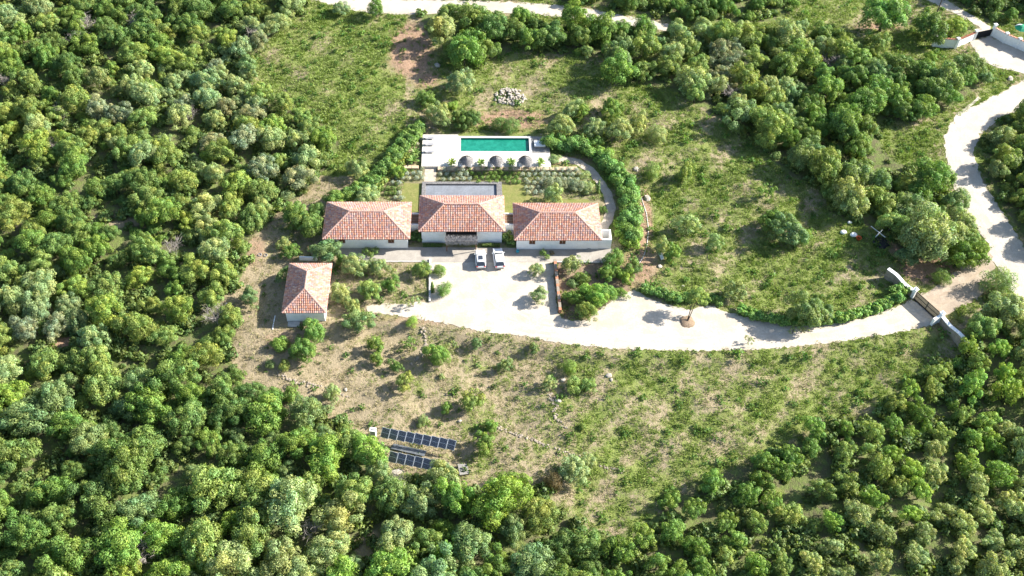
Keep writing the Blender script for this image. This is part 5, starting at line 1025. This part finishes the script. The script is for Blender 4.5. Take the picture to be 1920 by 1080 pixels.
# ------------------------------------------------------------------ uncountable ground cover (points carrying small meshes)
hid = bpy.data.collections.new('scatter_sources')
def scatter(name, label, cat, pts, scl, variants):
    col = bpy.data.collections.new(name+'_kinds')
    for v in variants: o = bpy.data.objects.new('source', v); col.objects.link(o)
    me = bpy.data.meshes.new(name); me.vertices.add(len(pts)); me.vertices.foreach_set('co', np.asarray(pts, np.float32).ravel())
    for nm, arr in (('sc', scl), ('rz', rng.uniform(0, 6.28, len(pts)))): a = me.attributes.new(nm, 'FLOAT', 'POINT'); a.data.foreach_set('value', np.asarray(arr, np.float32))
    a = me.attributes.new('vi', 'INT', 'POINT'); a.data.foreach_set('value', rng.integers(0, len(variants), len(pts)).astype(np.int32))
    o = link(me, name); ng = bpy.data.node_groups.new(name, 'GeometryNodeTree'); ng.interface.new_socket('Geometry', in_out='INPUT', socket_type='NodeSocketGeometry'); ng.interface.new_socket('Geometry', in_out='OUTPUT', socket_type='NodeSocketGeometry')
    N = ng.nodes; gi, go = N.new('NodeGroupInput'), N.new('NodeGroupOutput'); ip = N.new('GeometryNodeInstanceOnPoints'); ci = N.new('GeometryNodeCollectionInfo'); ci.inputs[0].default_value = col; ci.inputs['Separate Children'].default_value = True; ci.inputs['Reset Children'].default_value = True
    def att(nm, ty):
        x = N.new('GeometryNodeInputNamedAttribute'); x.data_type = ty; x.inputs[0].default_value = nm; return x.outputs[0]
    cr = N.new('ShaderNodeCombineXYZ'); L = ng.links.new; L(att('rz', 'FLOAT'), cr.inputs[2]); L(gi.outputs[0], ip.inputs['Points']); L(ci.outputs[0], ip.inputs['Instance']); ip.inputs['Pick Instance'].default_value = True
    L(att('vi', 'INT'), ip.inputs['Instance Index']); er = N.new('FunctionNodeEulerToRotation'); L(cr.outputs[0], er.inputs[0]); L(er.outputs[0], ip.inputs['Rotation']); L(att('sc', 'FLOAT'), ip.inputs['Scale']); L(ip.outputs[0], go.inputs[0])
    md = o.modifiers.new('scatter', 'NODES'); md.node_group = ng; return tag(o, uniq(label), cat, kind='stuff')
def tuft(seed, n, h, spread, mt, w_=.05, flat_=.5):
    g = np.random.default_rng(seed); t = g.uniform(0, 6.283, n); r0 = spread*np.sqrt(g.random(n)); b = np.stack([r0*np.cos(t), r0*np.sin(t), np.zeros(n)], 1)
    t2 = t+g.normal(0, .8, n); out = np.stack([np.cos(t2), np.sin(t2), np.zeros(n)], 1); hh = h*g.uniform(.5, 1.2, n)[:, None]; sd_ = np.stack([-np.sin(t2), np.cos(t2), np.zeros(n)], 1)*w_
    mid = b+out*hh*flat_*.4+np.array([0, 0, 1])*hh*.65; tip = b+out*hh*flat_*1.1+np.array([0, 0, 1])*hh
    V_ = np.stack([b-sd_, b+sd_, mid+sd_*.8, mid-sd_*.8, mid-sd_*.8, mid+sd_*.8, tip+sd_*.15, tip-sd_*.15], 1).reshape(-1, 3); F_ = np.arange(8*n).reshape(2*n, 4)
    return mesh_np('tuft', V_, F_, mt, np.repeat(np.repeat(g.uniform(.65, 1.35, n)[:, None], 3, 1), 2, 0), 'leaf')
TG = [tuft(i, 16, .22, .35, M['tuftg'], .045) for i in range(4)]; TD = [tuft(20+i, 14, .20, .35, M['tuftd'], .035, .8) for i in range(4)]
def small_bush(seed, n, mt, size): 
    V_, F_, A = leaf_cloud(crown_lobes(seed, 6, (.3, .5), .6, 0, .4), n, size, seed, .8); V_ = V_+np.array([0, 0, .3]); return mesh_np('bush', V_, F_, mt, A, 'leaf', nrm=LN)
WD = [small_bush(200+i, 60, M['weed'], .22) for i in range(4)]; UN = [small_bush(220+i, 420, M['under'], .15) for i in range(4)]
def sample(n, xr=(-116, 140), yr=(52, 212)):
    x = rng.uniform(*xr, n); y = rng.uniform(*yr, n); z_ = hgt(x, y); qx, qy, _ = project(np.stack([x, y, z_], -1)); k = (qx > -60) & (qx < 1980) & (qy > -40) & (qy < 1140); return x[k], y[k], z_[k], qx[k], qy[k]
def mask_in(qx, qy, polys):
    m_ = np.zeros(qx.shape, bool)
    for p_ in polys: m_ |= inpoly(qx, qy, p_)
    return m_
HARD = [DRIVE, PAVE, ROADR, ROADT, COURT, TRACK, [(791, 249), (1032, 250), (1034, 321), (790, 322)], [(600, 378), (1150, 378), (1150, 470), (600, 470)], [(784, 343), (946, 343), (946, 380), (784, 380)], PATH1, [(525, 490), (625, 490), (615, 600), (527, 600)], APRON]
PATHPOLY = [tuple(float(c_) for c_ in project(np.array((p_[0], p_[1], 0.)))[:2]) for p_ in Lp+Rp[::-1]]
HARD2 = HARD+[PATHPOLY, LAWNL, LAWNR]
x, y, z_, qx, qy = sample(170000); zn = zone(qx, qy); wood = mask_in(qx, qy, WOODS); hard = mask_in(qx+rng.normal(0, 3., len(qx)), qy+rng.normal(0, 2., len(qx)), HARD2) | mask_in(qx, qy, HARD2[1:2]+HARD2[6:])
patch = .5+.5*np.sin(x*.9+1.7*np.sin(y*.5))*np.cos(y*1.1+1.3*np.sin(x*.6)); lush = zn[:, 0]; so_ = zn[:, 1]; u = rng.random(len(x))
kg = ~wood & ~hard & (u < np.clip(.15+lush*1.0+(patch-.5)*.5-so_*.9, .02, 1)); kd = ~wood & ~hard & ~kg & (rng.random(len(x)) < np.clip(.55-so_*.6, .05, 1))
P3 = np.stack([x, y, z_-.02], 1)
scatter('green_grass', 'short green grass growing in patches over the open fields', 'grass', P3[kg], (.55+.75*lush[kg])*rng.uniform(.7, 1.4, kg.sum()), TG)
scatter('dry_grass', 'dry straw-coloured grass between the green patches', 'grass', P3[kd], rng.uniform(.6, 1.3, kd.sum()), TD)
x, y, z_, qx, qy = sample(26000); zn = zone(qx, qy); hard = mask_in(qx, qy, HARD2+[[(620, 330), (1140, 318), (1140, 480), (600, 480)]]); wood = mask_in(qx, qy, WOODS); k = ~hard & ~wood & (rng.random(len(x)) < .10+.3*zn[:, 0]**2)
scatter('weeds', 'low scattered weeds and seedlings dotting the fields', 'weeds', np.stack([x, y, z_-.05], 1)[k], rng.gamma(3, .09, k.sum())+.12+.25*zn[k, 0], WD)
x, y, z_, qx, qy = sample(22000); wood = mask_in(qx, qy, WOODS); hard = mask_in(qx, qy, NOGO); k = wood & ~hard & (rng.random(len(x)) < .38)
scatter('undergrowth', 'dense low undergrowth filling the gaps between the woodland crowns', 'undergrowth', np.stack([x, y, z_-.1], 1)[k], rng.uniform(.5, 1.6, k.sum()), UN)
